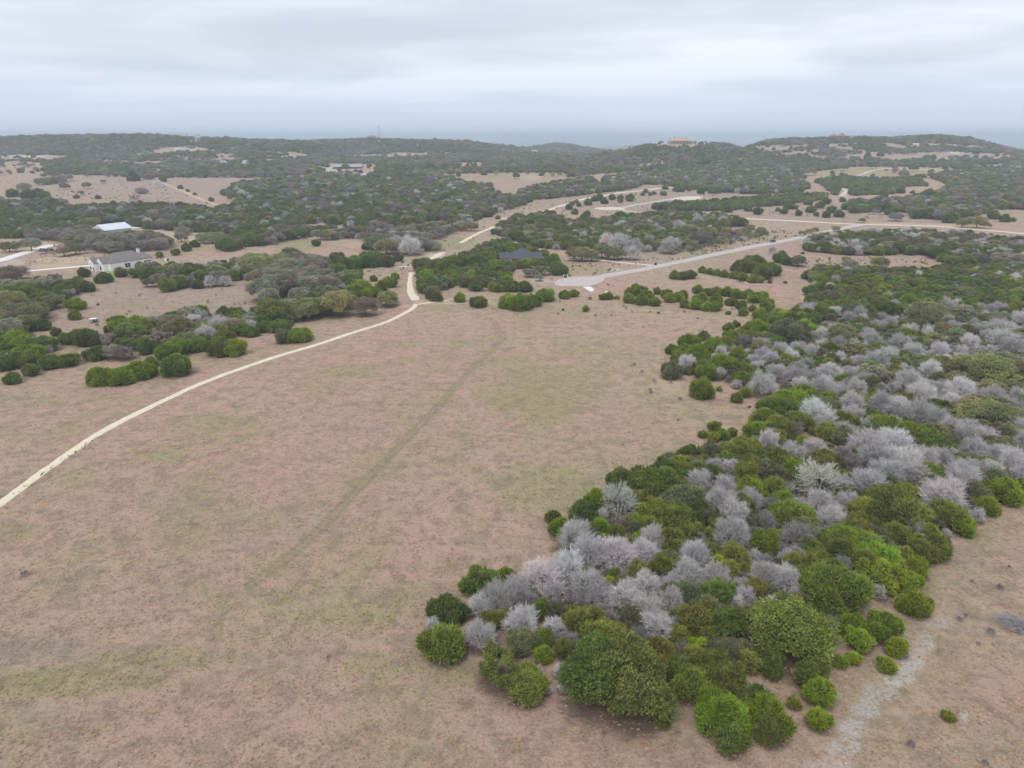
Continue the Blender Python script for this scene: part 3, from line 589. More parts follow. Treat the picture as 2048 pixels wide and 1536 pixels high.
# ------------------------------------------------------------------ trees: where each stands (column, row, crown radius as seen in the photo)
NEAR = """
j 895 1215 36 m 890 1281 43 j 965 1157 38 k 1010 1148 18 k 1126 1053 24 j 1163 1024 34 k 1192 995 28 j 1242 962 34 j 1300 958 42 j 1330 937 32 k 1200 1049 20 k 1285 1020 20 k 1316 1012 20 y 1281 1068 16 y 1221 1163 15
G 1000 1338 46 m 1052 1362 42 k 1089 1273 20 k 1085 1306 21 m 1176 1238 40 k 1165 1222 16 m 1207 1262 40 j 1085 1206 15 k 1325 1438 18 h 1308 1293 30 j 1105 1030 16 j 1180 1290 26 h 1150 1300 22
g 865 1247 17 g 963 1264 37 g 994 1192 38 g 1043 1239 38 g 960 1205 28 g 1085 1148 42 g 1035 1176 34 g 1151 1068 42 g 1180 1100 40 g 1134 1134 38 g 1110 1183 28 g 1234 1107 42 g 1288 1098 36 g 1308 1075 30 g 1176 1165 38 g 1250 1188 40
g 1292 1165 36 g 1296 1215 40 g 1310 1246 36 g 1122 1339 18 g 1126 1374 12 g 1077 1345 17 g 1093 1374 14 g 1110 1250 24 d 1238 1006 40 g 1304 983 22 n 1160 1188 22 n 1222 1236 20 x 1215 1288 18
g 1398 959 28 g 1450 973 30 g 1441 1002 38 g 1469 1020 38 g 1464 1068 42 x 1530 1042 24 g 1551 1043 12 d 1635 958 50 d 1571 982 20 g 1642 1009 34 g 1697 1000 30 g 1662 1037 33 x 1594 1068 38 g 1391 1110 38 g 1373 1139 38 g 1428 1155 34
g 1350 1162 26 g 1343 1200 28 g 1510 1110 20 g 1573 1114 19 g 1532 1146 38 g 1573 1155 36 g 1605 1182 24 g 1489 1191 25 x 1510 1212 26 x 1521 1256 24 g 1674 1221 14 g 1355 1235 14 n 1487 1287 13 x 1400 1075 14
h 1362 996 34 j 1346 964 30 k 1387 984 22 k 1501 977 32 m 1548 975 26 k 1530 1087 28 m 1583 1020 40 k 1662 1000 13 j 1701 1072 46 j 1685 1100 38 m 1469 1107 32 y 1435 1123 22 h 1378 1184 34 j 1435 1184 36 m 1405 1240 44 j 1445 1245 40 h 1420 1212 34
m 1617 1130 36 j 1640 1215 30 m 1650 1150 40 h 1583 960 24 m 1370 1060 28 m 1345 1080 30 h 1340 1110 18 h 1500 1040 22 j 1620 1090 30 m 1590 1120 24 k 1545 1065 14
m 1322 1308 42 j 1340 1336 34 y 1403 1292 22 m 1392 1312 24 m 1418 1326 34 h 1444 1296 36 m 1387 1364 38 m 1449 1350 42 y 1455 1340 22 m 1497 1320 25 j 1543 1338 20 k 1433 1410 40 k 1452 1424 44 j 1464 1472 34 j 1512 1398 38 k 1530 1424 42 j 1541 1456 34
m 1624 1342 36 k 1639 1384 29 y 1637 1432 27 m 1589 1403 15 k 1334 1400 18 h 1490 1300 22 j 1560 1300 24
j 1760 985 26 k 1820 985 30 m 1785 1000 56 m 1740 1010 36 m 1835 1020 36 k 1701 1078 42 k 1751 1108 42 k 1762 1139 42 m 1735 1125 34 k 1833 1132 27 k 1815 1160 27 k 1833 1203 30 m 1874 1091 30 k 1829 1078 19 k 1929 1046 26 j 1899 1025 33 k 1974 1007 24 h 1950 985 30
k 2011 975 33 k 2043 977 26 k 1769 1239 30 k 1751 1262 25 k 1706 1246 30 k 1720 1278 24 p 1737 1285 13 y 1797 1290 23 k 1681 1322 15 y 1707 1314 15 k 1775 1327 18 k 1897 1430 13 m 1860 1060 24 m 1790 1060 30 h 1760 1070 26
g 1888 991 42 g 1922 964 38 n 1842 1018 22 g 1954 1030 17 d 1808 1073 14 d 1858 1064 12 g 1892 1064 11 g 1678 1221 12 n 1810 1040 18
g 1442 704 18 g 1375 726 20 g 1428 744 15 g 1475 766 13 x 1490 688 20 g 1572 702 22 g 1543 717 20 g 1519 731 18 g 1526 768 28 g 1552 742 20 g 1592 750 28 d 1614 728 17 g 1625 700 16 g 1661 741 28 g 1643 775 28 g 1669 785 22 g 1713 779 25 g 1705 805 28
g 1629 819 36 g 1650 838 28 g 1705 830 25 g 1764 805 30 g 1793 814 30 g 1818 764 36 g 1844 784 30 g 1753 720 28 g 1771 710 24 g 1745 680 22 g 1800 684 26 g 1829 699 26 g 1818 662 19 g 1782 647 19 g 1840 826 38 g 1870 836 30 g 1899 854 28 g 1921 775 32
g 1899 795 25 g 1939 684 22 g 2005 680 28 g 2023 698 25 g 1976 669 18 g 1906 655 17 g 1932 655 16 g 1537 881 25 g 1585 901 28 g 1629 890 22 g 1651 905 18 g 1738 885 38 g 1789 879 38 g 1756 912 36 g 1808 918 42 g 1848 916 35 g 1880 912 28 g 1775 938 38 g 1822 941 34
g 1738 961 36 n 1705 928 20 g 1935 872 30 g 1950 894 28 g 1921 858 24 g 2005 905 28 g 2030 923 30 g 2038 795 25 g 1928 945 34 g 1913 976 28 g 1461 931 22 d 1420 912 15 g 1680 967 24 g 1672 622 14 g 1698 633 14 g 1764 636 15 g 1789 607 14 g 1917 603 12 g 2041 640 22
g 1972 629 14 g 1955 910 22 g 1690 860 24 g 1600 770 22 g 1740 850 26 g 1860 740 24 g 1700 745 20 g 1880 700 22 g 1960 700 16 n 1590 860 20 n 1870 880 22 g 1985 940 24
p 1983 828 42 p 1950 820 38 p 1925 835 26 p 1939 731 30 p 1976 740 36 p 2005 759 30 p 1987 776 28 o 1884 728 28 o 1830 726 26 o 1848 633 34 m 1808 658 18 o 1683 669 26 b 1745 748 26 b 1775 760 24 r 1784 775 14 p 2030 840 26 o 2020 870 30 b 2000 720 24 p 2015 735 22 o 1710 700 24 o 1860 690 20
k 1577 797 42 j 1556 808 34 k 1603 786 28 k 1530 832 28 k 1515 858 22 m 1555 850 26 k 1404 772 27 k 1439 776 7 k 1475 794 13 k 1490 783 13 j 1499 812 3 k 1406 867 10 k 1431 852 14 k 1428 872 13 k 1446 868 14 k 1464 863 12
k 1480 880 18 m 1500 890 26 h 1420 900 28 j 1380 905 26 m 1360 925 24 h 1340 915 20 j 1395 935 24 m 1500 935 34 h 1535 940 30 m 1560 915 26 k 1590 935 26 m 1460 900 22 h 1612 925 18 j 1735 830 22 k 1760 845 30 j 1790 855 30 k 1815 862 26 j 1860 880 28 j 1890 890 22 h 1690 870 24 m 1650 860 22 m 1600 840 24
j 1409 670 13 k 1381 682 22 k 1346 697 14 j 1361 704 16 k 1399 700 22 k 1429 692 22 j 1449 684 20 h 1344 738 22 j 1404 728 24 k 1449 722 26 k 1414 738 24 k 1484 755 18 h 1465 740 18 k 1519 650 24 j 1545 640 24 j 1500 670 20 k 1560 625 20 h 1580 660 34 j 1545 680 24 k 1610 650 24 h 1535 625 16
"""
MID = """
j 24 754 16 j 62 738 16 j 96 722 19 j 135 716 20 k 200 748 25 k 240 743 29 k 280 733 27 k 300 722 14 j 334 702 22 j 352 726 30 k 352 690 24 j 440 688 27 k 468 692 22 j 455 672 20 g 410 664 24 g 437 646 24 o 350 660 32 o 370 682 24 b 225 704 20 b 250 705 20 g 162 711 11 j 190 702 20 j 295 690 20 G 265 662 30 k 240 652 20 k 272 645 26 b 220 678 15 j 172 671 24 j 135 673 18 j 111 663 11 j 150 673 17
j 82 682 26 k 55 698 26 k 30 678 26 j 15 702 20 g 22 716 13 n 95 702 14 j 10 726 18 j 38 718 20 k 60 712 18 b 20 657 26 o 30 617 42 o 60 628 30 p 15 602 26 j 82 646 17 o 50 646 24 o 5 640 26 k 150 607 16 k 149 628 13 k 196 608 3 j 110 593 17 j 88 590 21 j 50 577 28 j 20 582 28 j 75 562 20 j 120 568 21 j 150 563 18 j 170 568 18 j 167 543 13 j 206 553 15 j 241 543 13
r 20 552 24 n 37 542 20 j 277 541 16 j 300 546 19 j 322 541 19 b 317 561 17 o 295 566 11 j 335 568 18 j 357 563 17 o 350 538 15 j 370 542 21 j 390 538 18 b 380 561 16 j 395 567 12 j 405 551 17 j 430 541 20 g 420 561 16 b 437 556 18 j 455 536 15 j 467 548 15 j 487 548 13 j 470 531 13 g 450 561 14 p 505 517 36 b 478 527 18
o 17 493 16 b 61 489 18 b 85 502 8 b 100 501 7 b 127 503 14 o 150 498 15 o 193 496 12 b 170 481 18 o 140 481 16 b 207 481 19 b 232 482 20 b 255 482 20 b 275 478 18 G 262 470 16 b 295 475 18 b 315 477 18 b 330 481 13 b 362 474 14 j 372 493 11 j 351 503 9 j 319 508 8 j 390 486 10 o 422 470 23 j 455 486 19 j 443 488 13 j 475 488 12 p 179 447 15 b 364 457 19 j 495 481 14 j 294 527 6
b 600 527 32 b 632 533 25 b 575 535 22 b 527 582 28 b 575 572 28 b 620 568 28 b 652 571 24 b 672 561 20 b 550 568 24 b 537 596 24 b 600 590 24 p 642 604 36 p 615 615 32 p 672 608 34 p 600 630 18 p 698 602 20 o 655 590 24 r 730 614 24 h 565 672 17 k 598 665 22 G 545 625 34 j 562 648 20 j 527 652 15 j 585 600 18 j 512 640 15 j 500 660 16
o 775 596 23 k 720 573 26 j 700 560 24 k 730 584 17 j 677 538 18 j 667 531 16 j 707 521 21 j 737 513 24 j 752 511 19 j 777 521 15 j 795 512 12 j 687 526 18 h 672 512 16 j 747 556 8 k 777 561 16 k 790 551 9 k 762 571 14 k 752 583 13 o 772 493 22 g 797 486 23 g 820 491 23 o 750 487 20 b 842 489 19 b 862 484 22 o 877 454 21 o 862 456 14 p 922 453 12 p 942 453 13 j 632 485 9 j 732 491 10 h 620 470 5
k 1015 599 20 k 1040 601 23 k 1065 597 18 k 1091 588 17 j 957 600 17 k 920 593 13 j 873 591 14 k 1130 587 12 k 1149 585 10 r 1180 596 4 k 1171 616 8 k 1205 593 8 k 1218 591 9 k 1234 593 6 j 1049 571 15 j 847 527 18 j 870 531 21 j 895 526 23 j 922 521 23 j 950 516 19 g 983 561 9 o 1060 545 13 o 1075 540 12 G 1090 542 12 j 1116 533 19 j 1108 517 15 o 1078 555 10
k 1260 582 12 k 1281 580 14 k 1294 590 14 k 1259 595 13 k 1284 597 15 k 1309 602 12 k 1272 572 9 k 1315 581 9 k 1334 586 12 k 1339 593 13 k 1356 592 13 k 1366 588 12 k 1369 606 11 k 1391 606 15 k 1404 596 16 k 1414 611 13 k 1431 611 13 k 1434 596 13 k 1396 577 12 k 1414 583 11 k 1434 581 13 k 1454 581 13 k 1474 586 13 k 1496 586 13 k 1511 593 15 k 1524 591 14 k 1534 605 14
k 1464 601 12 k 1484 608 12 k 1486 622 11 k 1456 624 6 k 1506 616 9 k 1521 626 16 k 1458 653 11 k 1471 647 9 j 1350 548 12 j 1365 550 11 j 1382 547 12 k 1404 538 9 k 1419 541 9 k 1434 543 9 k 1449 546 10 k 1469 549 10 k 1486 552 11 k 1506 556 11 k 1519 558 9 j 1494 526 22 j 1511 521 18 j 1479 531 15 j 1526 541 20 j 1545 536 18 j 1562 512 16 j 1575 520 12
o 1164 507 21 o 1149 508 17 o 1184 512 15 o 1204 503 19 o 1228 508 17 o 1243 509 13 g 1214 482 19 g 1239 483 21 g 1269 488 21 g 1264 505 18 g 1311 455 12 g 1344 483 19 g 1334 493 17 g 1359 450 14 g 1396 442 12 g 1446 440 13 b 1399 478 20 o 1379 460 18 p 1414 467 16 p 1379 486 13 p 1454 462 13 o 1501 457 11 o 1521 462 9 p 1604 467 8 p 1618 464 9 p 1630 461 9 p 1672 458 9 o 1725 441 7
g 1545 500 9 o 1597 521 16 j 1540 562 5 j 1571 563 4 j 1606 505 4 p 1693 520 11 p 1760 525 17 b 1700 530 14
j 1094 422 6 j 1138 413 8 j 1144 406 6 j 1153 402 6 j 1158 408 6 j 1150 422 8 j 1176 403 9 j 1189 396 8 j 1199 393 9 j 1208 401 8 j 1224 393 8 j 1241 393 7 j 1260 394 10 j 1240 400 6 j 1174 426 8 j 1166 433 8 j 1291 381 6 j 1286 387 5 j 1300 387 5 j 1308 385 5 j 1331 373 7 j 1328 385 7 j 1351 377 7 j 1364 378 7 j 1379 378 5 j 1401 381 8 j 1424 381 7 j 1436 381 7 j 1311 411 9 j 1324 413 10 j 1456 416 10 j 1496 416 8 j 1516 421 10 j 996 433 6 j 1082 437 9
j 1556 418 6 j 1568 421 8 j 1598 425 8 j 1578 411 9 j 1591 413 7 j 1616 403 8 j 1623 417 10 j 1633 427 6 j 1641 408 10 j 1651 401 9 j 1685 398 7 j 1663 418 10 j 1653 428 9 j 1678 426 10 j 1705 403 9 j 1691 412 9 j 1708 418 10 j 1768 388 8 j 1801 380 8 j 1825 383 5 j 1858 386 14 j 1831 428 11 j 1853 426 13 j 1901 433 15 b 1880 431 12 j 1986 428 12 j 2011 435 11 j 2026 438 6 b 1793 433 13 b 1751 423 8 j 1776 423 8 p 1955 445 16 p 1925 447 12 p 1940 440 10 p 1970 450 10
G 1747 331 10 o 1688 335 9 o 1623 343 11 o 1808 348 11 G 1828 337 9 o 1746 351 5 j 1931 312 7 j 1853 313 7 j 1866 313 7 j 1952 312 5 j 1971 315 7 j 1736 308 6 j 1761 306 7 o 1141 350 7 o 1156 350 6 o 1033 352 8 o 860 331 11 G 890 333 8
o 47 369 14 o 85 360 13 o 100 358 13 b 120 356 12 b 137 355 10 o 129 373 9 o 172 371 9 b 206 363 6 g 240 362 6 b 282 377 13 n 268 396 11 b 162 386 7 j 152 392 6 j 196 393 6 j 267 352 12 b 296 350 12 j 325 357 8 g 316 367 10 j 360 373 6 j 375 380 4 j 389 387 4 j 422 398 6 j 25 385 11 j 52 387 13 j 75 386 13 j 87 390 12
"""
# woods: polygon in the photo, (smallest, largest crown radius in metres), spacing factor, mixture
JM = 'jjjjjjkjjjohobg'
WOODS = [
 ([(0, 410), (60, 405), (130, 412), (250, 406), (380, 409), (440, 418), (470, 402), (440, 386), (470, 366), (560, 354), (640, 354), (700, 352), (760, 358), (800, 346), (870, 348), (930, 362), (985, 371), (985, 385), (1065, 390), (1062, 404), (1000, 425), (940, 448), (880, 440), (800, 455), (700, 455), (640, 445), (570, 460), (530, 470), (500, 478), (400, 465), (300, 458), (240, 445), (180, 452), (120, 472), (0, 478)], 2.6, 4.2, 1.30, 'jjjjjjjkjjGjjohbng'),
 ([(0, 398), (130, 400), (140, 409), (0, 410)], 2.5, 4, 1.5, 'jjob'),
 ([(832, 530), (880, 520), (930, 508), (960, 492), (985, 480), (1010, 482), (1060, 495), (1090, 503), (1118, 522), (1100, 530), (1085, 535), (1020, 538), (1015, 560), (1050, 575), (1030, 585), (1000, 585), (990, 580), (960, 583), (915, 572), (860, 598), (845, 590), (838, 560)], 2.0, 3.3, 1.2, 'kjkjjkjjkjjkho'),
 ([(1000, 452), (1020, 437), (1060, 428), (1100, 427), (1140, 442), (1200, 437), (1250, 430), (1330, 423), (1440, 428), (1495, 440), (1490, 452), (1440, 458), (1430, 475), (1340, 495), (1290, 506), (1250, 500), (1180, 495), (1120, 500), (1060, 492), (1020, 478), (985, 468), (990, 456)], 2.2, 3.8, 1.25, 'jjjjkjjkjGjoohpg'),
 ([(1304, 412), (1330, 406), (1360, 403), (1400, 402), (1460, 398), (1536, 390), (1600, 386), (1655, 386), (1655, 398), (1600, 405), (1560, 411), (1500, 414), (1460, 421), (1360, 422), (1310, 418)], 2.5, 4, 1.25, 'jjjjjjjkh'),
 ([(1200, 371), (1210, 352), (1300, 342), (1400, 338), (1500, 338), (1620, 338), (1600, 350), (1620, 373), (1600, 385), (1500, 388), (1440, 384), (1370, 378), (1330, 370), (1290, 368), (1250, 380), (1190, 387), (1130, 394), (1060, 400), (1030, 386), (1060, 372), (1120, 362), (1180, 353)], 2.6, 4.2, 1.3, 'jjjjjjkjjohbg'),
 ([(1060, 385), (1200, 378), (1260, 368), (1240, 360), (1320, 362), (1290, 368), (1250, 380), (1190, 387), (1130, 394), (1060, 398)], 2.6, 4, 1.6, 'bbbno'),
 ([(1620, 359), (1680, 353), (1780, 356), (1830, 352), (1862, 372), (1812, 373), (1790, 388), (1700, 391), (1695, 380), (1680, 376), (1672, 394), (1650, 373)], 2.5, 4, 1.25, 'jjjjjjjkh'),
 ([(1680, 411), (1710, 402), (1800, 396), (1870, 386), (1900, 370), (1850, 352), (1900, 342), (2060, 337), (2060, 420), (1990, 417), (1960, 433), (1900, 438), (1830, 434), (1810, 424), (1700, 424)], 2.6, 4.2, 1.3, 'jjjjjkjGobogph'),
 ([(2020, 330), (2060, 330), (2060, 420), (1990, 410)], 3, 4.5, 1.4, 'obpg'),
 ([(1590, 490), (1640, 472), (1700, 461), (1800, 458), (1900, 464), (2060, 478), (2060, 545), (1900, 530), (1860, 512), (1800, 510), (1700, 510), (1620, 503)], 2.2, 3.8, 1.2, 'jjGjkjghgjopgbj'),
 ([(1600, 545), (1650, 535), (1750, 538), (1850, 540), (1900, 528), (2060, 530), (2060, 640), (1950, 625), (1700, 640), (1620, 655), (1540, 650), (1610, 605), (1625, 570)], 2.0, 3.4, 1.15, 'kjkjkjkjmjkhmGghjo'),
 ([(1850, 540), (2060, 530), (2060, 960), (1990, 990), (1950, 1030), (1900, 900), (1880, 700), (1800, 620)], 1.9, 3.2, 1.25, 'gogohphgjobgmog'),
 ([(1540, 655), (1620, 655), (1700, 640), (1850, 620), (1900, 720), (1900, 900), (1700, 900), (1600, 850), (1560, 760), (1500, 740), (1480, 690)], 1.8, 3.0, 1.25, 'hgjgogkmghgm'),
 ([(1380, 905), (1500, 880), (1560, 860), (1700, 900), (1900, 900), (1990, 1000), (1890, 1085), (1840, 1140), (1780, 1175), (1720, 1190), (1690, 1240), (1600, 1100), (1400, 1100), (1250, 1080), (1180, 1000), (1250, 962)], 1.6, 2.8, 1.3, 'mhmjgmkhmxm'),
 ([(1000, 1190), (1180, 1060), (1400, 1100), (1600, 1100), (1690, 1240), (1650, 1290), (1640, 1330), (1560, 1330), (1480, 1350), (1360, 1370), (1340, 1290), (1130, 1320), (1050, 1300), (960, 1220)], 1.4, 2.3, 1.35, 'mhxmjxmhg'),
 ([(1350, 700), (1440, 680), (1500, 650), (1540, 660), (1560, 740), (1540, 780), (1480, 765), (1400, 745), (1350, 740)], 1.6, 2.4, 1.2, 'kjkjgkj'),
 ([(0, 560), (150, 560), (170, 575), (120, 610), (90, 650), (0, 690)], 2.2, 3.6, 1.4, 'jjjojb'),
 ([(0, 665), (60, 660), (90, 700), (70, 730), (0, 735)], 1.8, 3, 1.4, 'jkjjg'),
 ([(210, 670), (230, 640), (300, 640), (400, 620), (520, 620), (600, 600), (720, 540), (730, 600), (600, 640), (540, 655), (480, 670), (400, 700), (340, 700), (240, 700)], 2.0, 3.2, 1.3, 'jkGjobhgj'),
 ([(270, 530), (400, 530), (480, 520), (500, 550), (430, 565), (350, 578), (290, 560)], 2.0, 3, 1.5, 'jobgjj'),
 ([(500, 560), (570, 510), (640, 520), (690, 560), (640, 590), (540, 600)], 3, 4.5, 1.3, 'bbob'),
 ([(610, 470), (760, 455), (870, 450), (960, 440), (930, 458), (860, 485), (830, 500), (740, 500), (730, 478), (640, 480)], 2.4, 3.8, 1.3, 'ohobgGb'),
 ([(60, 470), (180, 455), (200, 470), (340, 478), (340, 500), (230, 505), (150, 500), (110, 480), (60, 482)], 2.4, 3.8, 1.35, 'bobGb'),
 ([(440, 478), (560, 455), (700, 455), (610, 475), (540, 490), (500, 492), (460, 495)], 2.4, 3.8, 1.4, 'jobjG'),
 ([(1320, 485), (1440, 462), (1530, 458), (1540, 470), (1440, 492), (1330, 512)], 1.2, 2.2, 2.6, 'ophog'),
]
OPEN_FAR = [  # open ground among the far trees
 [(-200, 325), (80, 326), (110, 345), (230, 348), (330, 366), (450, 415), (440, 412), (370, 402), (270, 409), (180, 402), (100, 390), (-200, 398)],
 [(632, 330), (660, 324), (750, 325), (758, 333), (735, 352), (700, 350), (640, 342)], [(905, 334), (920, 322), (968, 322), (965, 335)], [(870, 345), (1020, 342), (1020, 350), (980, 362), (960, 366), (900, 356)],
 [(980, 366), (1020, 342), (1130, 342), (1140, 348), (1100, 365), (1060, 374), (1040, 378), (1030, 386), (990, 388), (978, 378)], [(1590, 345), (1700, 331), (1800, 330), (1990, 338), (1900, 346), (1850, 351), (1760, 358), (1640, 358)],
 [(1120, 352), (1200, 345), (1310, 336), (1310, 341), (1210, 351), (1180, 354), (1130, 361)], [(700, 308), (850, 305), (860, 312), (710, 316)], [(0, 308), (130, 308), (130, 318), (0, 320)], [(10, 320), (80, 322), (80, 328), (0, 328)],
 [(1550, 362), (1620, 362), (1620, 376), (1560, 378)], [(1290, 284), (1440, 284), (1440, 291), (1300, 291)]]
SPARSE = [  # thin cover: fraction of the ground left open
 ([(1500, 290), (1700, 284), (1860, 284), (1960, 290), (2048, 315), (2000, 332), (1850, 325), (1700, 320), (1600, 312), (1540, 308)], 0.62),
 ([(300, 296), (380, 288), (440, 300), (580, 300), (640, 312), (560, 322), (380, 322), (260, 312)], 0.55),
 ([(200, 312), (330, 322), (330, 345), (200, 345)], 0.5), ([(840, 296), (930, 300), (930, 310), (860, 308)], 0.5), ([(700, 300), (900, 305), (900, 318), (700, 318)], 0.4),
 ([(1250, 328), (1420, 335), (1620, 335), (1620, 342), (1300, 342)], 0.35)]
TREES = []     # dict(kind, code, x, y, z, R, px, py, r, hand)
def place(code, px, py, r, hand):
    kind = TONES[code][0]; R = 2.0; c = None
    for _ in range(4):
        c = cast(px, py, HFAC[kind] * R)
        if c is None: return
        _, _, f = proj(c[0], c[1], c[2] + HFAC[kind] * R); R = r * float(f) / F_PX
    TREES.append(dict(kind=kind, code=code, x=c[0], y=c[1], z=c[2], R=R, px=px, py=py, r=r, hand=hand))
for blk, hand in ((NEAR, 1), (MID, 2)):
    for ln in blk.strip().splitlines():
        q = ln.split()
        for i in range(0, len(q), 4): place(q[i], float(q[i + 1]), float(q[i + 2]), float(q[i + 3]), hand)
# two big round oaks in the foreground
for px_, py_, r_ in ((1196, 1345, 80), (1264, 1368, 82), (1580, 1262, 76)): place('G', px_, py_, r_, 3)
place('m', 1668, 1168, 64, 3)

g4 = np.random.default_rng(11); hg = {}
def hkey(x, y): return (int(x // 8), int(y // 8))
for t in TREES: hg.setdefault(hkey(t['x'], t['y']), []).append((t['x'], t['y'], t['R']))
rib = {}
for (x, y, w) in RIBBONS:
    for i in range(int((x - w) // 8), int((x + w) // 8) + 1):
        for j in range(int((y - w) // 8), int((y + w) // 8) + 1): rib.setdefault((i, j), []).append((x, y, w))
def free(x, y, R, k=0.78):
    i, j = hkey(x, y)
    for a in range(i - 2, i + 3):
        for b in range(j - 2, j + 3):
            for (u, v, q) in hg.get((a, b), ()):
                if (u - x) ** 2 + (v - y) ** 2 < (k * (q + R)) ** 2: return False
            for (u, v, w) in rib.get((a, b), ()):
                if (u - x) ** 2 + (v - y) ** 2 < (w + R * 0.9) ** 2: return False
    return True
KEEP_CLEAR = []          # (x, y, radius) round the houses, filled below
for (hx, hy, hr) in ((250, 530, 13), (232, 465, 15), (1053, 520, 13), (690, 335, 17), (188, 643, 3), (1362, 288, 18), (1545, 487, 3), (328, 520, 4)):
    c = cast(hx, hy)
    if c: KEEP_CLEAR.append((c[0], c[1], hr * (1 if c[1] < 900 else 1.5)))
for (hx, hy, hr) in ((342, 279, 16), (364, 280, 20), (395, 283, 18), (450, 335, 10), (488, 336, 10), (744, 283, 20), (770, 283, 20), (1068, 311, 18), (1581, 285, 14), (1666, 282, 18), (1683, 282, 18), (1702, 282, 12), (759, 282, 12), (1739, 280, 8), (1252, 299, 20)):
    c = hit(hx, hy, 6000 if hx == 1252 else 2300); KEEP_CLEAR.append((c[0], c[1] - hr * .7, hr))
def clear_of_houses(x, y, R): return all((x - a) ** 2 + (y - b) ** 2 > (r_ + R * 0.7) ** 2 for a, b, r_ in KEEP_CLEAR)
for poly, r0, r1_, sp, mixc in WOODS:
    P = [cast(p[0], min(p[1], 1530)) for p in poly]; P = [p for p in P if p]
    xs = [p[0] for p in P]; ys = [p[1] for p in P]; s = (r0 + r1_) / 2 * sp
    nx = int((max(xs) - min(xs)) / s) + 2; ny = int((max(ys) - min(ys)) / s) + 2
    gx, gy = np.meshgrid(np.arange(nx), np.arange(ny)); X = min(xs) + (gx + g4.uniform(-.45, .45, gx.shape)) * s; Y = min(ys) + (gy + g4.uniform(-.45, .45, gx.shape)) * s
    X = X.ravel(); Y = Y.ravel(); R = g4.uniform(r0, r1_, len(X)) * g4.uniform(0.8, 1.15, len(X)); Z = terrain(X, Y); px, py, f = proj(X, Y, Z + 0.8 * R)
    rp = R * F_PX / f; px2, py2, _ = proj(X, Y, Z)
    ok = inpoly(poly, px, py) & inpoly(poly, px2, np.minimum(py2, py + rp * 0.7))
    patch = waves(X, Y, 46, 3) + 0.6 * waves(X, Y, 19, 13)
    for i in np.where(ok)[0]:
        if patch[i] > 0.74: continue
        k_ = int((patch[i] * 1.4 + g4.uniform(0, 1.6)) * len(mixc)) % len(mixc); code = mixc[k_]; Ri = R[i]
        if TONES[code][0] == 'oak': Ri *= 1.25
        if not free(X[i], Y[i], Ri, 0.55) or not clear_of_houses(X[i], Y[i], Ri): continue
        TREES.append(dict(kind=TONES[code][0], code=code, x=X[i], y=Y[i], z=float(Z[i]), R=Ri, px=float(px[i]), py=float(py[i]), r=Ri * F_PX / float(f[i]), hand=0)); hg.setdefault(hkey(X[i], Y[i]), []).append((X[i], Y[i], Ri))
# low brush that closes the gaps under the near woods
for poly, r0, r1_, sp, mixc in WOODS[12:17]:
    P = [cast(p[0], min(p[1], 1530)) for p in poly]; xs = [p[0] for p in P]; ys = [p[1] for p in P]; s = 1.9
    nx = int((max(xs) - min(xs)) / s) + 2; ny = int((max(ys) - min(ys)) / s) + 2; gx, gy = np.meshgrid(np.arange(nx), np.arange(ny)); X = (min(xs) + (gx + g4.uniform(-.45, .45, gx.shape)) * s).ravel(); Y = (min(ys) + (gy + g4.uniform(-.45, .45, gx.shape)) * s).ravel()
    R = g4.uniform(.9, 1.7, len(X)); Z = terrain(X, Y); px, py, f = proj(X, Y, Z + .8 * R); ok = inpoly(poly, px, py)
    for i in np.where(ok)[0]:
        if g4.random() < .12 or not free(X[i], Y[i], R[i], .52): continue
        code = 'xhnmjgxh'[int(g4.integers(8))]; TREES.append(dict(kind=TONES[code][0], code=code, x=X[i], y=Y[i], z=float(Z[i]), R=R[i], px=float(px[i]), py=float(py[i]), r=R[i] * F_PX / float(f[i]), hand=0, low=1)); hg.setdefault(hkey(X[i], Y[i]), []).append((X[i], Y[i], R[i]))
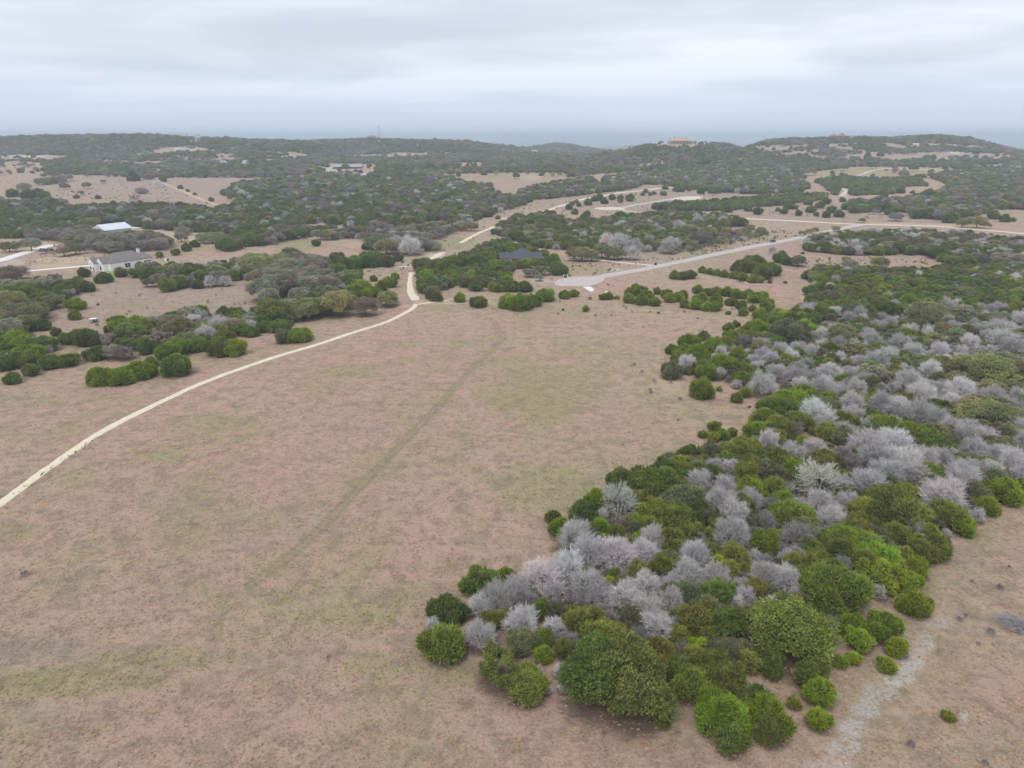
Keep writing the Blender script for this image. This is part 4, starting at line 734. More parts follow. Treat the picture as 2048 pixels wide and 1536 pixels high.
# the far country: hills and valley beyond about a kilometre
def far_fill():
    out_ = []; y = 860.0
    while y < 3600:
        s = 6.6 if y < 1500 else (8.0 if y < 2200 else 11.0); half = y * 0.76
        xs = np.arange(-half, half, s) + g4.uniform(-.45, .45, int(math.ceil(2 * half / s))) * s; ys = y + g4.uniform(-.45, .45, len(xs)) * s; out_.append(np.column_stack([xs, ys, np.full(len(xs), s)])); y += s
    Q = np.vstack(out_); X, Y, S = Q.T; Z = terrain(X, Y); px, py, f = proj(X, Y, Z + 2.5)
    ok = (py < 352) & (px > -30) & (px < 2080)
    # seen over the nearer ground?
    best = {}
    vis = np.ones(len(X), bool)
    cols_ = np.round(px / 4).astype(int); o_ = np.lexsort((Y, cols_)); cur = None; m = 1e9
    for i in o_:
        if cols_[i] != cur: cur = cols_[i]; m = 1e9
        vis[i] = py[i] < m + 5.0; m = min(m, py[i])
    ok &= vis
    lone = g4.random(len(X)) < .045 + .25 * np.clip(waves(X, Y, 150, 4) - .35, 0, 1)
    for poly in OPEN_FAR: ok &= ~inpoly(poly, px, py) | lone
    cov = waves(X, Y, 120, 2) + 0.5 * waves(X, Y, 45, 8)
    thr = np.full(len(X), 0.66)
    for poly, fr in SPARSE: thr = np.where(inpoly(poly, px, py), 0.66 - 1.3 * fr, thr)
    ok &= cov + g4.uniform(-.3, .3, len(X)) < thr
    mixn = waves(X, Y, 210, 6) + 0.5 * waves(X, Y, 60, 15)
    for i in np.where(ok)[0]:
        R = S[i] * g4.uniform(0.30, 0.62) * (1.35 if g4.random() < .06 else 1)
        code = g4.choice(list('jjjjhGhjo' if mixn[i] < 0.05 else 'johbobGpn'))
        if Y[i] < 1300 and not (free(X[i], Y[i], R, 0.7)): continue
        if not clear_of_houses(X[i], Y[i], R): continue
        TREES.append(dict(kind=TONES[code][0], code=code, x=X[i], y=Y[i], z=float(Z[i]), R=R * (1.15 if TONES[code][0] == 'oak' else 1), px=float(px[i]), py=float(py[i]), r=R * F_PX / float(f[i]), hand=0))
far_fill()
TREES = [t for t in TREES if t['hand'] or (-40 < t['px'] < 2090)]
for t in TREES: LITTER_SHADE.append((t['x'], t['y'], t['R']))
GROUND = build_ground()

# which trees are objects of their own: the ones that show largest, of each kind
CAP = 290; SOLO = []; REST = []
for kind in ('juniper', 'oak', 'bare'):
    ts = [t for t in TREES if t['kind'] == kind]
    ts.sort(key=lambda t: -t['r'] * (1.35 if t['hand'] else 0.45 if t.get('low') else 1.0)); SOLO += ts[:CAP]; REST += ts[CAP:]

NAMES = {'juniper': 'juniper', 'oak': 'oak_tree', 'bare': 'bare_tree'}; CATS = {'juniper': 'juniper', 'oak': 'oak tree', 'bare': 'bare tree'}
USED = {}; g5 = np.random.default_rng(23)
def tone_of(t):
    c = np.array(TONES[t['code']][1]); v = g5.uniform(0.84, 1.18); h = g5.normal(0, 0.018 if t['kind'] == 'bare' else 0.05, 3)
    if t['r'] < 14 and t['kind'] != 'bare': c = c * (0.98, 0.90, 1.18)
    return [float(q) for q in np.clip(c * v * (1 + h), 0, 1)]
def pick(t):
    if t['r'] < 8: return None
    cls = LIB[t['kind']]; R = t['R']
    if t['kind'] == 'bare' and t['code'] != 'd': cls = cls[:2]
    if t['kind'] == 'bare' and t['code'] == 'd': cls = cls[2:]
    if t['kind'] == 'oak' and t['R'] < 6.5: cls = cls[:2]
    best = min(cls, key=lambda c: abs(math.log(c[0] / R))); k = int(g5.integers(len(best[1]))); return best[0], best[1][k]
for kind in ('juniper', 'oak', 'bare'):      # the smallest few use the light meshes
    for i, t in enumerate(sorted([t for t in SOLO if t['kind'] == kind], key=lambda t: t['r'])[:4]): t['far'] = i
for t in SOLO:
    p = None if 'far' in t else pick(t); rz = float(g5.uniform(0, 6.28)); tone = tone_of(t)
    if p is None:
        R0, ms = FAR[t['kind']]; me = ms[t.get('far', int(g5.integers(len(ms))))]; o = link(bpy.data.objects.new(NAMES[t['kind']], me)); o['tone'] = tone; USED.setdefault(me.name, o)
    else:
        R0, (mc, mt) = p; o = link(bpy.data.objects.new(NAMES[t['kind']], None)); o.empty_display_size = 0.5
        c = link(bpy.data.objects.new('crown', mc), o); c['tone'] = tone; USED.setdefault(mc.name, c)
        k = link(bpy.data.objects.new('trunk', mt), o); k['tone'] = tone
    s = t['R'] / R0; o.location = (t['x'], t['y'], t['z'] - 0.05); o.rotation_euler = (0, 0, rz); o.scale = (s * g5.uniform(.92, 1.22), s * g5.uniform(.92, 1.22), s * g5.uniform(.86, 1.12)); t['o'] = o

def scatter(name, mat_objs, pts, kind_label):
    """one object: many small trees set out on points by geometry nodes"""
    me = bpy.data.meshes.new(name); P = np.array([p[:3] for p in pts], np.float32); me.vertices.add(len(P)); me.vertices.foreach_set('co', P.ravel())
    def at(nm, typ, arr, prop='value'):
        a = me.attributes.new(nm, typ, 'POINT'); a.data.foreach_set(prop, np.asarray(arr).ravel())
    at('s', 'FLOAT', np.array([p[3] for p in pts], np.float32)); at('rz', 'FLOAT', np.array([p[4] for p in pts], np.float32)); at('idx', 'INT', np.array([p[5] for p in pts], np.int32))
    at('tone', 'FLOAT_VECTOR', np.array([p[6] for p in pts], np.float32), 'vector')
    o = link(bpy.data.objects.new(name, me)); tag(o, kind_label, None, None, 'stuff')
    ng = bpy.data.node_groups.new(name, 'GeometryNodeTree'); ng.interface.new_socket('Geometry', in_out='INPUT', socket_type='NodeSocketGeometry'); ng.interface.new_socket('Geometry', in_out='OUTPUT', socket_type='NodeSocketGeometry')
    n = ng.nodes; l = ng.links; gi = n.new('NodeGroupInput'); go = n.new('NodeGroupOutput'); ip = n.new('GeometryNodeInstanceOnPoints'); jn = n.new('GeometryNodeJoinGeometry')
    for src in reversed(mat_objs):
        oi = n.new('GeometryNodeObjectInfo'); oi.transform_space = 'ORIGINAL'; oi.inputs['Object'].default_value = src; gt = n.new('GeometryNodeGeometryToInstance'); l.new(oi.outputs['Geometry'], gt.inputs[0]); l.new(gt.outputs[0], jn.inputs[0])
    def na(nm, typ):
        q = n.new('GeometryNodeInputNamedAttribute'); q.data_type = typ; q.inputs[0].default_value = nm; return q.outputs['Attribute']
    l.new(gi.outputs[0], ip.inputs['Points']); l.new(jn.outputs[0], ip.inputs['Instance']); ip.inputs['Pick Instance'].default_value = True
    l.new(na('idx', 'INT'), ip.inputs['Instance Index']); l.new(na('s', 'FLOAT'), ip.inputs['Scale'])
    cb = n.new('ShaderNodeCombineXYZ'); l.new(na('rz', 'FLOAT'), cb.inputs[2]); er = n.new('FunctionNodeEulerToRotation'); l.new(cb.outputs[0], er.inputs[0]); l.new(er.outputs[0], ip.inputs['Rotation'])
    l.new(ip.outputs[0], go.inputs[0]); md = o.modifiers.new('instances', 'NODES'); md.node_group = ng
    return o
STUFF_LABEL = {'juniper': 'dark green juniper woods covering the valley and the hills', 'oak': 'olive and grey-brown oaks mixed through the woods and hills', 'bare': 'leafless grey scrub trees mixed through the woods'}
for kind in ('juniper', 'oak', 'bare'):
    R0, ms = FAR[kind]; far_src = []
    for me in ms:
        if me.name in USED: far_src.append((USED[me.name], R0))
    near_src = [(USED[mc.name], R_) for R_, lst in LIB[kind][:2] for mc, mt in lst if mc.name in USED]
    if not far_src: far_src = near_src[:2]
    src = near_src + far_src; nn = len(near_src); pts = []
    for t in [t for t in REST if t['kind'] == kind]:
        if t['r'] >= 8 and nn:
            d_ = [abs(math.log(q[1] / t['R'])) for q in near_src]; m_ = min(d_); ch = [i for i, v in enumerate(d_) if v < m_ + 1e-6]; i = int(g5.choice(ch))
        else: i = nn + int(g5.integers(len(far_src)))
        pts.append((t['x'], t['y'], t['z'] - 0.05, t['R'] / src[i][1], float(g5.uniform(0, 6.28)), i, tone_of(t)))
    scatter(kind + '_woods', [q[0] for q in src], pts, STUFF_LABEL[kind])
print('TREES', len(TREES), 'solo', len(SOLO), {k: sum(1 for t in TREES if t['kind'] == k) for k in NAMES}, {k: min(t['r'] for t in SOLO if t['kind'] == k) for k in NAMES})
# ------------------------------------------------------------------ buildings and small things
def mat_roof(name, a, b, sc_=(3, 12, 12)):
    q = MT(name); g = q.n('ShaderNodeTexCoord').outputs['Object']; n = q.noise(q.scale(g, sc_), 1.2, 3, 0.6); m = q.noise(g, 0.35, 3)
    c = q.mix(n, (*a, 1), (*b, 1)); c = q.mix(q.math('MULTIPLY', m, 0.25), c, (*[v * 0.7 for v in a], 1)); return q.finish(c, 0.85, 0.25, bump=n, bstr=0.4, bdist=0.03)
M_SH_BROWN = mat_roof('brown_shingles', (0.20, 0.168, 0.16), (0.29, 0.25, 0.235)); M_SH_BLUE = mat_roof('slate_shingles', (0.075, 0.083, 0.10), (0.125, 0.138, 0.16)); M_TILE = mat_roof('clay_tiles', (0.50, 0.31, 0.24), (0.62, 0.42, 0.33))
M_TILE2 = mat_roof('dark_clay_tiles', (0.30, 0.15, 0.12), (0.42, 0.22, 0.18)); M_GREYR = mat_roof('grey_roofing', (0.36, 0.35, 0.35), (0.46, 0.45, 0.45)); M_TANR = mat_roof('tan_roofing', (0.38, 0.34, 0.29), (0.50, 0.45, 0.39))
M_WHITE = plain('white_brick', (0.86, 0.85, 0.86), 0.8, 0.3, 0.06, 2.0); M_CREAM = plain('cream_stucco', (0.66, 0.55, 0.42), 0.85, 0.2, 0.1); M_TAN = plain('tan_stucco', (0.58, 0.46, 0.36), 0.85, 0.2, 0.1); M_REDW = plain('red_stone', (0.40, 0.22, 0.17), 0.9, 0.2, 0.15)
M_GREENW = plain('sage_metal_siding', (0.34, 0.42, 0.37), 0.55, 0.4, 0.06); M_METAL = plain('galvanised_roof', (0.78, 0.80, 0.83), 0.45, 0.5, 0.08, 0.6, metal=0.15); M_DARK = plain('dark_trim', (0.06, 0.055, 0.055), 0.6, 0.3)
M_FRAME = plain('black_window_frame', (0.03, 0.03, 0.032), 0.5, 0.4); M_WOOD = plain('brown_timber', (0.20, 0.11, 0.07), 0.7, 0.3); M_STEEL = plain('mast_steel', (0.42, 0.45, 0.47), 0.5, 0.5, metal=0.4)
q_ = MT('window_glass'); M_GLASS = q_.finish((0.035, 0.045, 0.06, 1), 0.08, 0.8)
q_ = MT('car_paint'); M_CAR = q_.finish((0.075, 0.085, 0.11, 1), 0.3, 0.6, metal=0.3)
M_RUB = plain('tyre_rubber', (0.02, 0.02, 0.02), 0.8, 0.3); M_ALLOY = plain('alloy', (0.55, 0.56, 0.58), 0.3, 0.5, metal=0.8); M_ORANGE = plain('orange_paint', (0.75, 0.30, 0.10), 0.6)
q_ = MT('tail_lamp'); M_TAIL = q_.finish((0.35, 0.02, 0.02, 1), 0.3, 0.5); q_ = MT('head_lamp'); M_HEAD = q_.finish((0.8, 0.82, 0.85, 1), 0.1, 0.7)
q_ = MT('lawn'); P_ = q_.n('ShaderNodeNewGeometry').outputs['Position']; M_LAWN = q_.finish(q_.mix(q_.mr(q_.noise(P_, 0.25, 4), 0.35, 0.65), (0.22, 0.33, 0.05, 1), (0.42, 0.40, 0.12, 1)), 0.95, 0.1, bump=q_.noise(P_, 6, 3), bstr=0.6)

class MBuild:
    def __init__(s): s.V = []; s.F = []
    def box(s, x0, x1, y0, y1, z0, z1):
        o = len(s.V); s.V += [(x, y, z) for z in (z0, z1) for x, y in ((x0, y0), (x1, y0), (x1, y1), (x0, y1))]
        s.F += [tuple(o + i for i in f) for f in ((3, 2, 1, 0), (4, 5, 6, 7), (0, 1, 5, 4), (1, 2, 6, 5), (2, 3, 7, 6), (3, 0, 4, 7))]; return s
    def poly(s, vs, fs):
        o = len(s.V); s.V += vs; s.F += [tuple(o + i for i in f) for f in fs]; return s
    def hip(s, x0, x1, y0, y1, z, h, t=0.18, ov=0.5, gl=False, gr=False):
        """roof over a rectangle: hipped, or gabled at the left (gl) or right (gr) end"""
        x0 -= ov; x1 += ov; y0 -= ov; y1 += ov; d = (y1 - y0) / 2; ym = (y0 + y1) / 2; a = x0 if gl else min(x0 + d, (x0 + x1) / 2); b = x1 if gr else max(x1 - d, (x0 + x1) / 2)
        vs = [(x0, y0, z), (x1, y0, z), (x1, y1, z), (x0, y1, z), (a, ym, z + h), (b, ym, z + h)]; vs += [(v[0], v[1], v[2] - t) for v in vs[:4]]
        return s.poly(vs, [(0, 1, 5, 4), (2, 3, 4, 5), (1, 2, 5), (3, 0, 4), (6, 7, 1, 0), (7, 8, 2, 1), (8, 9, 3, 2), (9, 6, 0, 3), (9, 8, 7, 6)])
    def hipy(s, x0, x1, y0, y1, z, h, t=0.18, ov=0.5, gf=True):
        """the same with its ridge running front to back, gabled at the front"""
        x0 -= ov; x1 += ov; y0 -= ov * (0.7 if gf else 1); d = (x1 - x0) / 2; xm = (x0 + x1) / 2; a = y0 if gf else min(y0 + d, y1)
        vs = [(x0, y0, z), (x1, y0, z), (x1, y1, z), (x0, y1, z), (xm, a, z + h), (xm, y1, z + h)]; vs += [(v[0], v[1], v[2] - t) for v in vs[:4]]
        return s.poly(vs, [(1, 2, 5, 4), (3, 0, 4, 5), (0, 1, 4), (2, 3, 5), (6, 7, 1, 0), (7, 8, 2, 1), (8, 9, 3, 2), (9, 6, 0, 3), (9, 8, 7, 6)])
    def tri(s, pts, th):
        """a gable wall: triangle pts extruded by vector th"""
        n = len(pts); vs = list(pts) + [tuple(a + b for a, b in zip(p, th)) for p in pts]
        return s.poly(vs, [tuple(range(n)), tuple(range(2 * n - 1, n - 1, -1))] + [(i, i + n, (i + 1) % n + n, (i + 1) % n) for i in range(n)])
    def cyl(s, a, b, r0, r1_=None, n=10):
        V, F = tube([a, b], [r0, r1_ if r1_ is not None else r0], n); o = len(s.V); s.V += [tuple(v) for v in V]; s.F += [tuple(int(i) + o for i in f) for f in F]
        s.F.append(tuple(o + i for i in range(n))); s.F.append(tuple(o + n + i for i in range(n - 1, -1, -1))); return s
    def build(s, name, mat, parent=None, loc=None):
        me = bpy.data.meshes.new(name); me.from_pydata([tuple(map(float, v)) for v in s.V], [], s.F); me.materials.append(mat); me.update()
        import bmesh; bm = bmesh.new(); bm.from_mesh(me); bmesh.ops.recalc_face_normals(bm, faces=bm.faces); bm.to_mesh(me); bm.free()
        o = link(bpy.data.objects.new(name, me), parent)
        if loc: o.location = loc
        return o
def empty(name, loc, rz, label, cat_, group=None):
    o = link(bpy.data.objects.new(name, None)); o.location = loc; o.rotation_euler = (0, 0, rz); o.empty_display_size = 1; return tag(o, label, cat_, group)
def window(parent, x, z, w, h, y=0.0, side='front', bars=1, xx=0.0):
    """frame proud of the wall, pane set back in it"""
    m = MBuild(); t = 0.09
    def bx(M, a0, a1, z0, z1, d0, d1):
        if side == 'front': M.box(a0, a1, y - d1, y - d0, z0, z1)
        elif side == 'left': M.box(xx - d1, xx - d0, a0, a1, z0, z1)
        else: M.box(xx + d0, xx + d1, a0, a1, z0, z1)
    bx(m, x, x + w, z, z + t, 0.003, 0.10); bx(m, x, x + w, z + h - t, z + h, 0.003, 0.10); bx(m, x, x + t, z + t, z + h - t, 0.003, 0.10); bx(m, x + w - t, x + w, z + t, z + h - t, 0.003, 0.10)
    for k in range(bars): c = x + w * (k + 1) / (bars + 1); bx(m, c - t / 3, c + t / 3, z + t, z + h - t, 0.003, 0.08)
    f = m.build('window', M_FRAME, parent); g = MBuild(); bx(g, x + t, x + w - t, z + t, z + h - t, 0.003, 0.035); g.build('pane', M_GLASS, f); return f
def axis(a, b):
    A = hit(*a); B = hit(*b); return A, math.atan2(B[1] - A[1], B[0] - A[0]), math.hypot(B[0] - A[0], B[1] - A[1])

# the white house with the brown roof, left
A, yaw, Lh = axis((223, 543), (303, 530.5)); Lh = min(Lh, 26)
h1 = empty('house', A, yaw, 'white single-storey house with brown hipped shingle roof and white chimney', 'house'); D1, WH = 12.0, 3.9
m = MBuild().box(0, Lh, 0, D1, -0.8, WH).box(Lh - 4.6, Lh - 0.2, -0.9, -0.003, -0.8, WH + 0.3); m.build('wall', M_WHITE, h1)
MBuild().box(-2.4, -0.003, 2.2, 8.2, -0.5, WH).box(-4.6, -2.403, 6.2, 11.8, -0.5, WH).build('wing_wall', M_WHITE, h1)
MBuild().hip(0, Lh, 0, D1, WH + 0.18, 4.2, gl=False, ov=0.25).build('roof', M_SH_BROWN, h1)
MBuild().hip(-2.4, 6.5, 2.2, 8.2, WH + 0.19, 2.9, gl=True, gr=True, ov=.3).hip(-4.6, 3, 6.2, 11.8, WH + 0.20, 2.6, gl=True, gr=True, ov=.3).hipy(Lh - 4.6, Lh - 0.2, -0.9, D1 / 2, WH + 0.5, 1.9, gf=False).hip(Lh - 2, Lh + 3.2, 5.0, 11.5, WH + 0.17, 2.4).build('wing_roof', M_SH_BROWN, h1)
MBuild().tri([(-2.4, 2.2, WH), (-2.4, 8.2, WH), (-2.4, 5.2, WH + 2.7)], (-0.36, 0, 0)).tri([(-4.6, 6.2, WH), (-4.6, 11.8, WH), (-4.6, 9.0, WH + 2.4)], (-0.36, 0, 0)).build('gable', M_WHITE, h1)
ch = MBuild().box(Lh - 1.5, Lh - 0.2, 8.2, 9.3, WH, WH + 4.4).build('chimney', M_WHITE, h1); MBuild().box(Lh - 1.65, Lh - 0.05, 8.05, 9.45, WH + 4.4, WH + 4.65).build('chimney_cap', M_GREYR, ch)
for x_ in (7.6, 9.1):
    for z_ in (0.9, 2.0): window(h1, x_, z_, 1.2, 0.95)
for z_ in (0.9, 2.0): window(h1, 15.0, z_, 0.9, 0.95)
for x_ in (Lh - 4.2, Lh - 2.9, Lh - 1.6):
    window(h1, x_, 0.8, 1.0, 1.2, y=-0.9, bars=0); window(h1, x_, 2.4, 1.0, 0.7, y=-0.9, bars=0)
window(h1, 4.3, 0.6, 1.2, 2.0, side='left', xx=-2.40); window(h1, 9.6, 0.6, 1.2, 1.6, side='left', xx=-4.60)
dr = MBuild().box(-4.71, -4.603, 7.0, 8.1, 0, 2.2).build('door', M_WOOD, h1); MBuild().box(-4.77, -4.713, 7.15, 7.25, 1.0, 1.15).build('handle', M_STEEL, dr)
for x_ in (Lh + 3.0,): MBuild().box(x_, x_ + 0.2, 5.2, 5.4, -0.3, WH).box(x_, x_ + 0.2, 11.0, 11.2, -0.3, WH).build('porch_post', M_WHITE, h1)
MBuild().box(0.5, Lh - 5, -0.06, -0.003, -0.8, 0.25).build('stone_skirt', M_TANR, h1)
pad('lawn', [(198, 535), (208, 532.5), (222, 543), (232, 547), (272, 543), (290, 541), (292, 544), (240, 551), (222, 550)], M_LAWN, 0.05, rag=0.3, seed=8)
pad('patio', [(199, 533), (214, 531.5), (222, 535), (221, 538), (208, 537)], M_CONC, 0.09, rag=0.03, seed=9)
c = hit(332, 522); t_ = empty('utility_cabinet', c, 0.3, 'white upright cabinet with dark unit beside it, right of the white house', 'cabinet'); MBuild().box(-0.6, 0.5, -0.4, 0.4, -0.2, 1.75).build('body', M_WHITE, t_); MBuild().box(-0.68, 0.58, -0.48, 0.48, 1.75, 1.85).build('lid', M_GREYR, t_); MBuild().box(0.55, 1.5, -0.35, 0.4, -0.2, 1.1).build('dark_unit', M_DARK, t_)
c = hit(313.5, 527); t_ = empty('marker_post', c, 0, 'thin orange and white post right of the white house', 'post'); MBuild().box(-0.12, 0.12, -0.12, 0.12, -0.2, 1.5).build('orange_post', M_ORANGE, t_); MBuild().box(-0.13, 0.13, -0.13, 0.13, 1.5, 2.3).build('post_top', M_WHITE, t_)

# the metal barn behind it
A, yaw, Lb = axis((213, 474), (258, 468)); Lb = 19.0; b1 = empty('barn', A, yaw, 'sage green metal barn with shiny pale metal gable roof behind the white house', 'barn'); Db = 15.0; hb = 4.2
MBuild().box(0, Lb, 0, Db, -0.8, hb).build('wall', M_GREENW, b1); MBuild().hip(0, Lb, 0, Db, hb + 0.2, 3.4, t=0.12, ov=0.6, gl=True, gr=True).build('roof', M_METAL, b1)
for k in range(9): MBuild().poly([(k * 2 + .5, -0.6, hb + 0.235), (k * 2 + .62, -0.6, hb + 0.235), (k * 2 + .62, Db / 2, hb + 3.64), (k * 2 + .5, Db / 2, hb + 3.64), (k * 2 + .5, -0.6, hb + 0.27), (k * 2 + .62, -0.6, hb + 0.27), (k * 2 + .62, Db / 2, hb + 3.69), (k * 2 + .5, Db / 2, hb + 3.69)], [(4, 5, 6, 7), (0, 1, 5, 4), (1, 2, 6, 5), (3, 0, 4, 7)]).build('roof_rib', M_METAL, b1)
MBuild().box(Lb + 0.003, Lb + 0.09, 0.6, Db - 0.6, -0.5, hb - 0.3).tri([(Lb + 0.003, 0.4, hb), (Lb + 0.003, Db - 0.4, hb), (Lb + 0.003, Db / 2, hb + 3.1)], (0.06, 0, 0)).build('end_wall', M_WOOD, b1)
MBuild().tri([(-0.003, 0.2, hb), (-0.003, Db - 0.2, hb), (-0.003, Db / 2, hb + 3.2)], (-0.06, 0, 0)).build('gable', M_GREENW, b1); window(b1, 3.0, 1.4, 1.6, 1.1, side='left', xx=0.0); MBuild().box(-0.10, -0.003, 8.0, 11.6, -0.4, 3.4).build('sliding_door', M_METAL, b1)
cp = MBuild().box(Lb + 1.0, Lb + 9.5, 4.0, 10.5, 3.0, 3.15).build('awning', M_METAL, b1)
for x_, y_ in ((Lb + 9.2, 4.3), (Lb + 9.2, 10.2), (Lb + 1.3, 4.3), (Lb + 1.3, 10.2)): MBuild().box(x_ - .1, x_ + .1, y_ - .1, y_ + .1, -0.5, 2.997).build('awning_post', M_STEEL, b1)

# the dark-roofed house behind the cul-de-sac
A, yaw, Lh = axis((1018, 530), (1078, 530)); Lh = 15.0; h2 = empty('house', A, yaw + 0.12, 'dark slate-roofed house with a white gable, half hidden by trees behind the cul-de-sac', 'house'); D2 = 13
MBuild().box(0, Lh, 0, D2, -0.8, 3.1).build('wall', M_WHITE, h2); MBuild().hip(0, Lh, 0, D2, 3.28, 4.6).build('roof', M_SH_BLUE, h2)
MBuild().box(Lh - 3, Lh + 2.4, -2.4, 5, -0.8, 3.1).build('wing_wall', M_WHITE, h2); MBuild().hip(Lh - 8, Lh + 2.4, -2.4, 5, 3.30, 3.3, ov=0.4, gl=False, gr=True).build('wing_roof', M_SH_BLUE, h2); MBuild().tri([(Lh + 2.4, -2.4, 3.1), (Lh + 2.4, 5, 3.1), (Lh + 2.4, 1.3, 6.2)], (0.3, 0, 0)).build('gable', M_WHITE, h2)
MBuild().hip(-4.5, 4, 2.5, 8.5, 3.29, 2.5, gl=True).build('side_roof', M_SH_BLUE, h2); MBuild().box(-4.5, -0.003, 2.5, 8.5, -0.8, 3.1).build('side_wall', M_TAN, h2)
dr = MBuild().box(Lh + 2.403, Lh + 2.55, 0.2, 2.4, 0, 2.7).build('door', M_WOOD, h2); MBuild().box(Lh + 2.553, Lh + 2.62, 0.35, 0.45, 1.2, 1.35).build('handle', M_STEEL, dr)
for x_ in (2.5, 7.5, 11.0): window(h2, x_, 0.9, 1.8, 1.3)
window(h2, 3.2, 0.9, 1.0, 1.4, side='right', xx=Lh + 2.4); MBuild().cyl((9, 4, 5.5), (9, 4, 6.9), 0.12).build('vent_pipe', M_DARK, h2)

# long metal barn in the far clearing
A, yaw, Lb = axis((664, 338.5), (716, 337.5)); Lb = 44.0; b2 = empty('long_barn', A, 0.0, 'long low barn with pale grey metal roof in the far gravel clearing', 'barn')
MBuild().box(0, Lb, 6, 15, -2, 3.2).build('wall', M_TANR, b2); MBuild().hip(0, Lb, 0, 15, 3.4, 4.0, t=0.15, ov=0.8, gl=True, gr=True).build('roof', M_GREYR, b2)
for k in range(8): MBuild().box(k * 6.2 + .2, k * 6.2 + .5, 0, .3, -2, 3.2).build('post', M_DARK, b2)
MBuild().box(20, 28, 5.90, 5.997, -0.5, 2.8).build('stall_door', M_DARK, b2); MBuild().box(8, 12, 5.90, 5.997, 0.5, 2.2).build('stall_window', M_DARK, b2)

def far_house(px, py, wpx, depth, wh, rh, wall, roof, label, cat_='house', yaw=0.0, nwin=5, gable=False, chimney=None, name='house', arches=0, lift=1.5, hw=None):
    c = hit(px, py, 6000 if name == 'town_building' else 2300); f = float(proj(c[0], c[1], c[2])[2]); w = wpx * f / F_PX; h = empty(name, (c[0], c[1], c[2] + lift), yaw + (-math.atan2(c[0], c[1])) * 0.6, label, cat_)
    MBuild().box(-w / 2, w / 2, 0, depth, -5, wh).build('wall', wall, h); MBuild().hip(-w / 2, w / 2, 0, depth, wh + 0.2, rh, t=0.3, ov=0.9, gl=gable, gr=gable).build('roof', roof, h)
    for k in range(nwin):
        x = -w / 2 + w * (k + 0.5) / nwin; ww = w / nwin * 0.5; window(h, x - ww / 2, wh * 0.25, ww, wh * 0.5, bars=1)
    if chimney is not None:
        for xk in chimney: MBuild().box(xk * w - .8, xk * w + .8, depth * 0.5, depth * 0.5 + 1.4, wh, wh + rh + 2.2).build('chimney', wall, h)
    return h, w, f
# the mansion
c = hit(1362, 289); f = float(proj(*c)[2]); w = 52 * f / F_PX; mn = empty('mansion', (c[0], c[1], c[2] + 0.5), -0.12, 'large tan mansion with terracotta roof and arcade on top of the round hill', 'mansion')
MBuild().box(-w * .40, w * .40, 2.5, 20, -6, 7.0).build('wall', M_TAN, mn); MBuild().hip(-w * .42, w * .36, 0, 20, 7.2, 6.8, t=0.4, ov=1.2).build('roof', M_TILE, mn)
MBuild().box(-w * .5, -w * .403, -1, 14, -6, 6.0).box(w * .403, w * .5, -1, 16, -6, 6.5).build('wing_wall', M_TAN, mn); MBuild().hip(-w * .5, -w * .36, -1, 14, 6.3, 4.5, t=.3).hip(w * .30, w * .5, -1, 16, 6.9, 4.6, t=.3).build('wing_roof', M_TILE, mn)
for xk, hh in ((-.25, 15.5), (.2, 14.5), (-.42, 12.5)): ck = MBuild().box(xk * w - .9, xk * w + .9, 9, 10.6, 7, hh).build('chimney', M_TAN, mn); MBuild().box(xk * w - 1.2, xk * w + 1.2, 8.7, 10.9, hh, hh + .5).build('chimney_cap', M_DARK, ck)
n_ar = 9
for k in range(n_ar + 1):
    x = -w * .38 + w * .74 * k / n_ar; MBuild().box(x - .45, x + .45, 0, .9, -6, 5.0).build('arcade_column', M_TAN, mn)
for k in range(n_ar):
    x0 = -w * .38 + w * .74 * k / n_ar + .45; x1 = -w * .38 + w * .74 * (k + 1) / n_ar - .45; r_ = (x1 - x0) / 2; xm = (x0 + x1) / 2; ring = [(xm - r_ * math.cos(a), 0, 5.0 - r_ * .0 + 0) for a in ()]
    pts = [(x0 - .45, .05, 6.9), (x0 - .45, .05, 5.0), (x0, .05, 5.0)] + [(xm - r_ * math.cos(a), .05, 5.0 + min(r_, 1.6) * math.sin(a)) for a in np.linspace(0.3, math.pi - .3, 5)] + [(x1, .05, 5.0), (x1 + .45, .05, 5.0), (x1 + .45, .05, 6.9)]
    MBuild().tri(pts, (0, .75, 0)).build('arch', M_TAN, mn)
for k in range(n_ar): window(mn, -w * .38 + w * .74 * (k + .28) / n_ar, 0.5, w * .74 / n_ar * .45, 3.6, y=2.5)
for x_ in (-.46, .44): window(mn, x_ * w - 1, 1.5, 2.2, 2.4, y=-1)
MBuild().box(-w * .5, w * .52, -7, -1.2, -7, -1.0).build('terrace_wall', M_CREAM, mn); mn.scale = (1, 1, .78)
far_house(342, 276.5, 15, 9, 5.5, 4.5, M_GREYR, M_GREYR, 'pale grey house partly behind trees on the left hilltop, leftmost of three', nwin=3)
far_house(364, 278, 19, 10, 5.0, 5.5, M_TANR, M_TANR, 'long tan-roofed house on the left hilltop, middle of three', nwin=4, gable=True)
hh_, w_, f_ = far_house(395, 282, 9, 10, 10, 4.0, M_WHITE, M_GREYR, 'tall narrow white house with framed front at the right end of the left hilltop row', nwin=2, chimney=(0.3,)); MBuild().box(-w_ / 2 - 22, w_ / 2 + 18, -4, -2, -6, 0.2).build('terrace_wall', M_CREAM, hh_)
far_house(450, 333, 9, 8, 3.2, 4.5, M_WHITE, M_GREYR, 'small house with white gable and tall chimney among trees below the left hill', nwin=2, gable=True, chimney=(-0.45,), yaw=0.7)
far_house(488, 333.5, 9, 8, 3.2, 5.0, M_WHITE, M_GREYR, 'small white-trimmed gabled house, right one of the pair below the left hill', nwin=2, gable=True, yaw=-0.7)
far_house(744, 280.5, 20, 12, 6, 4.5, M_CREAM, M_TILE2, 'brown-roofed hilltop house beside the tall mast', nwin=5)
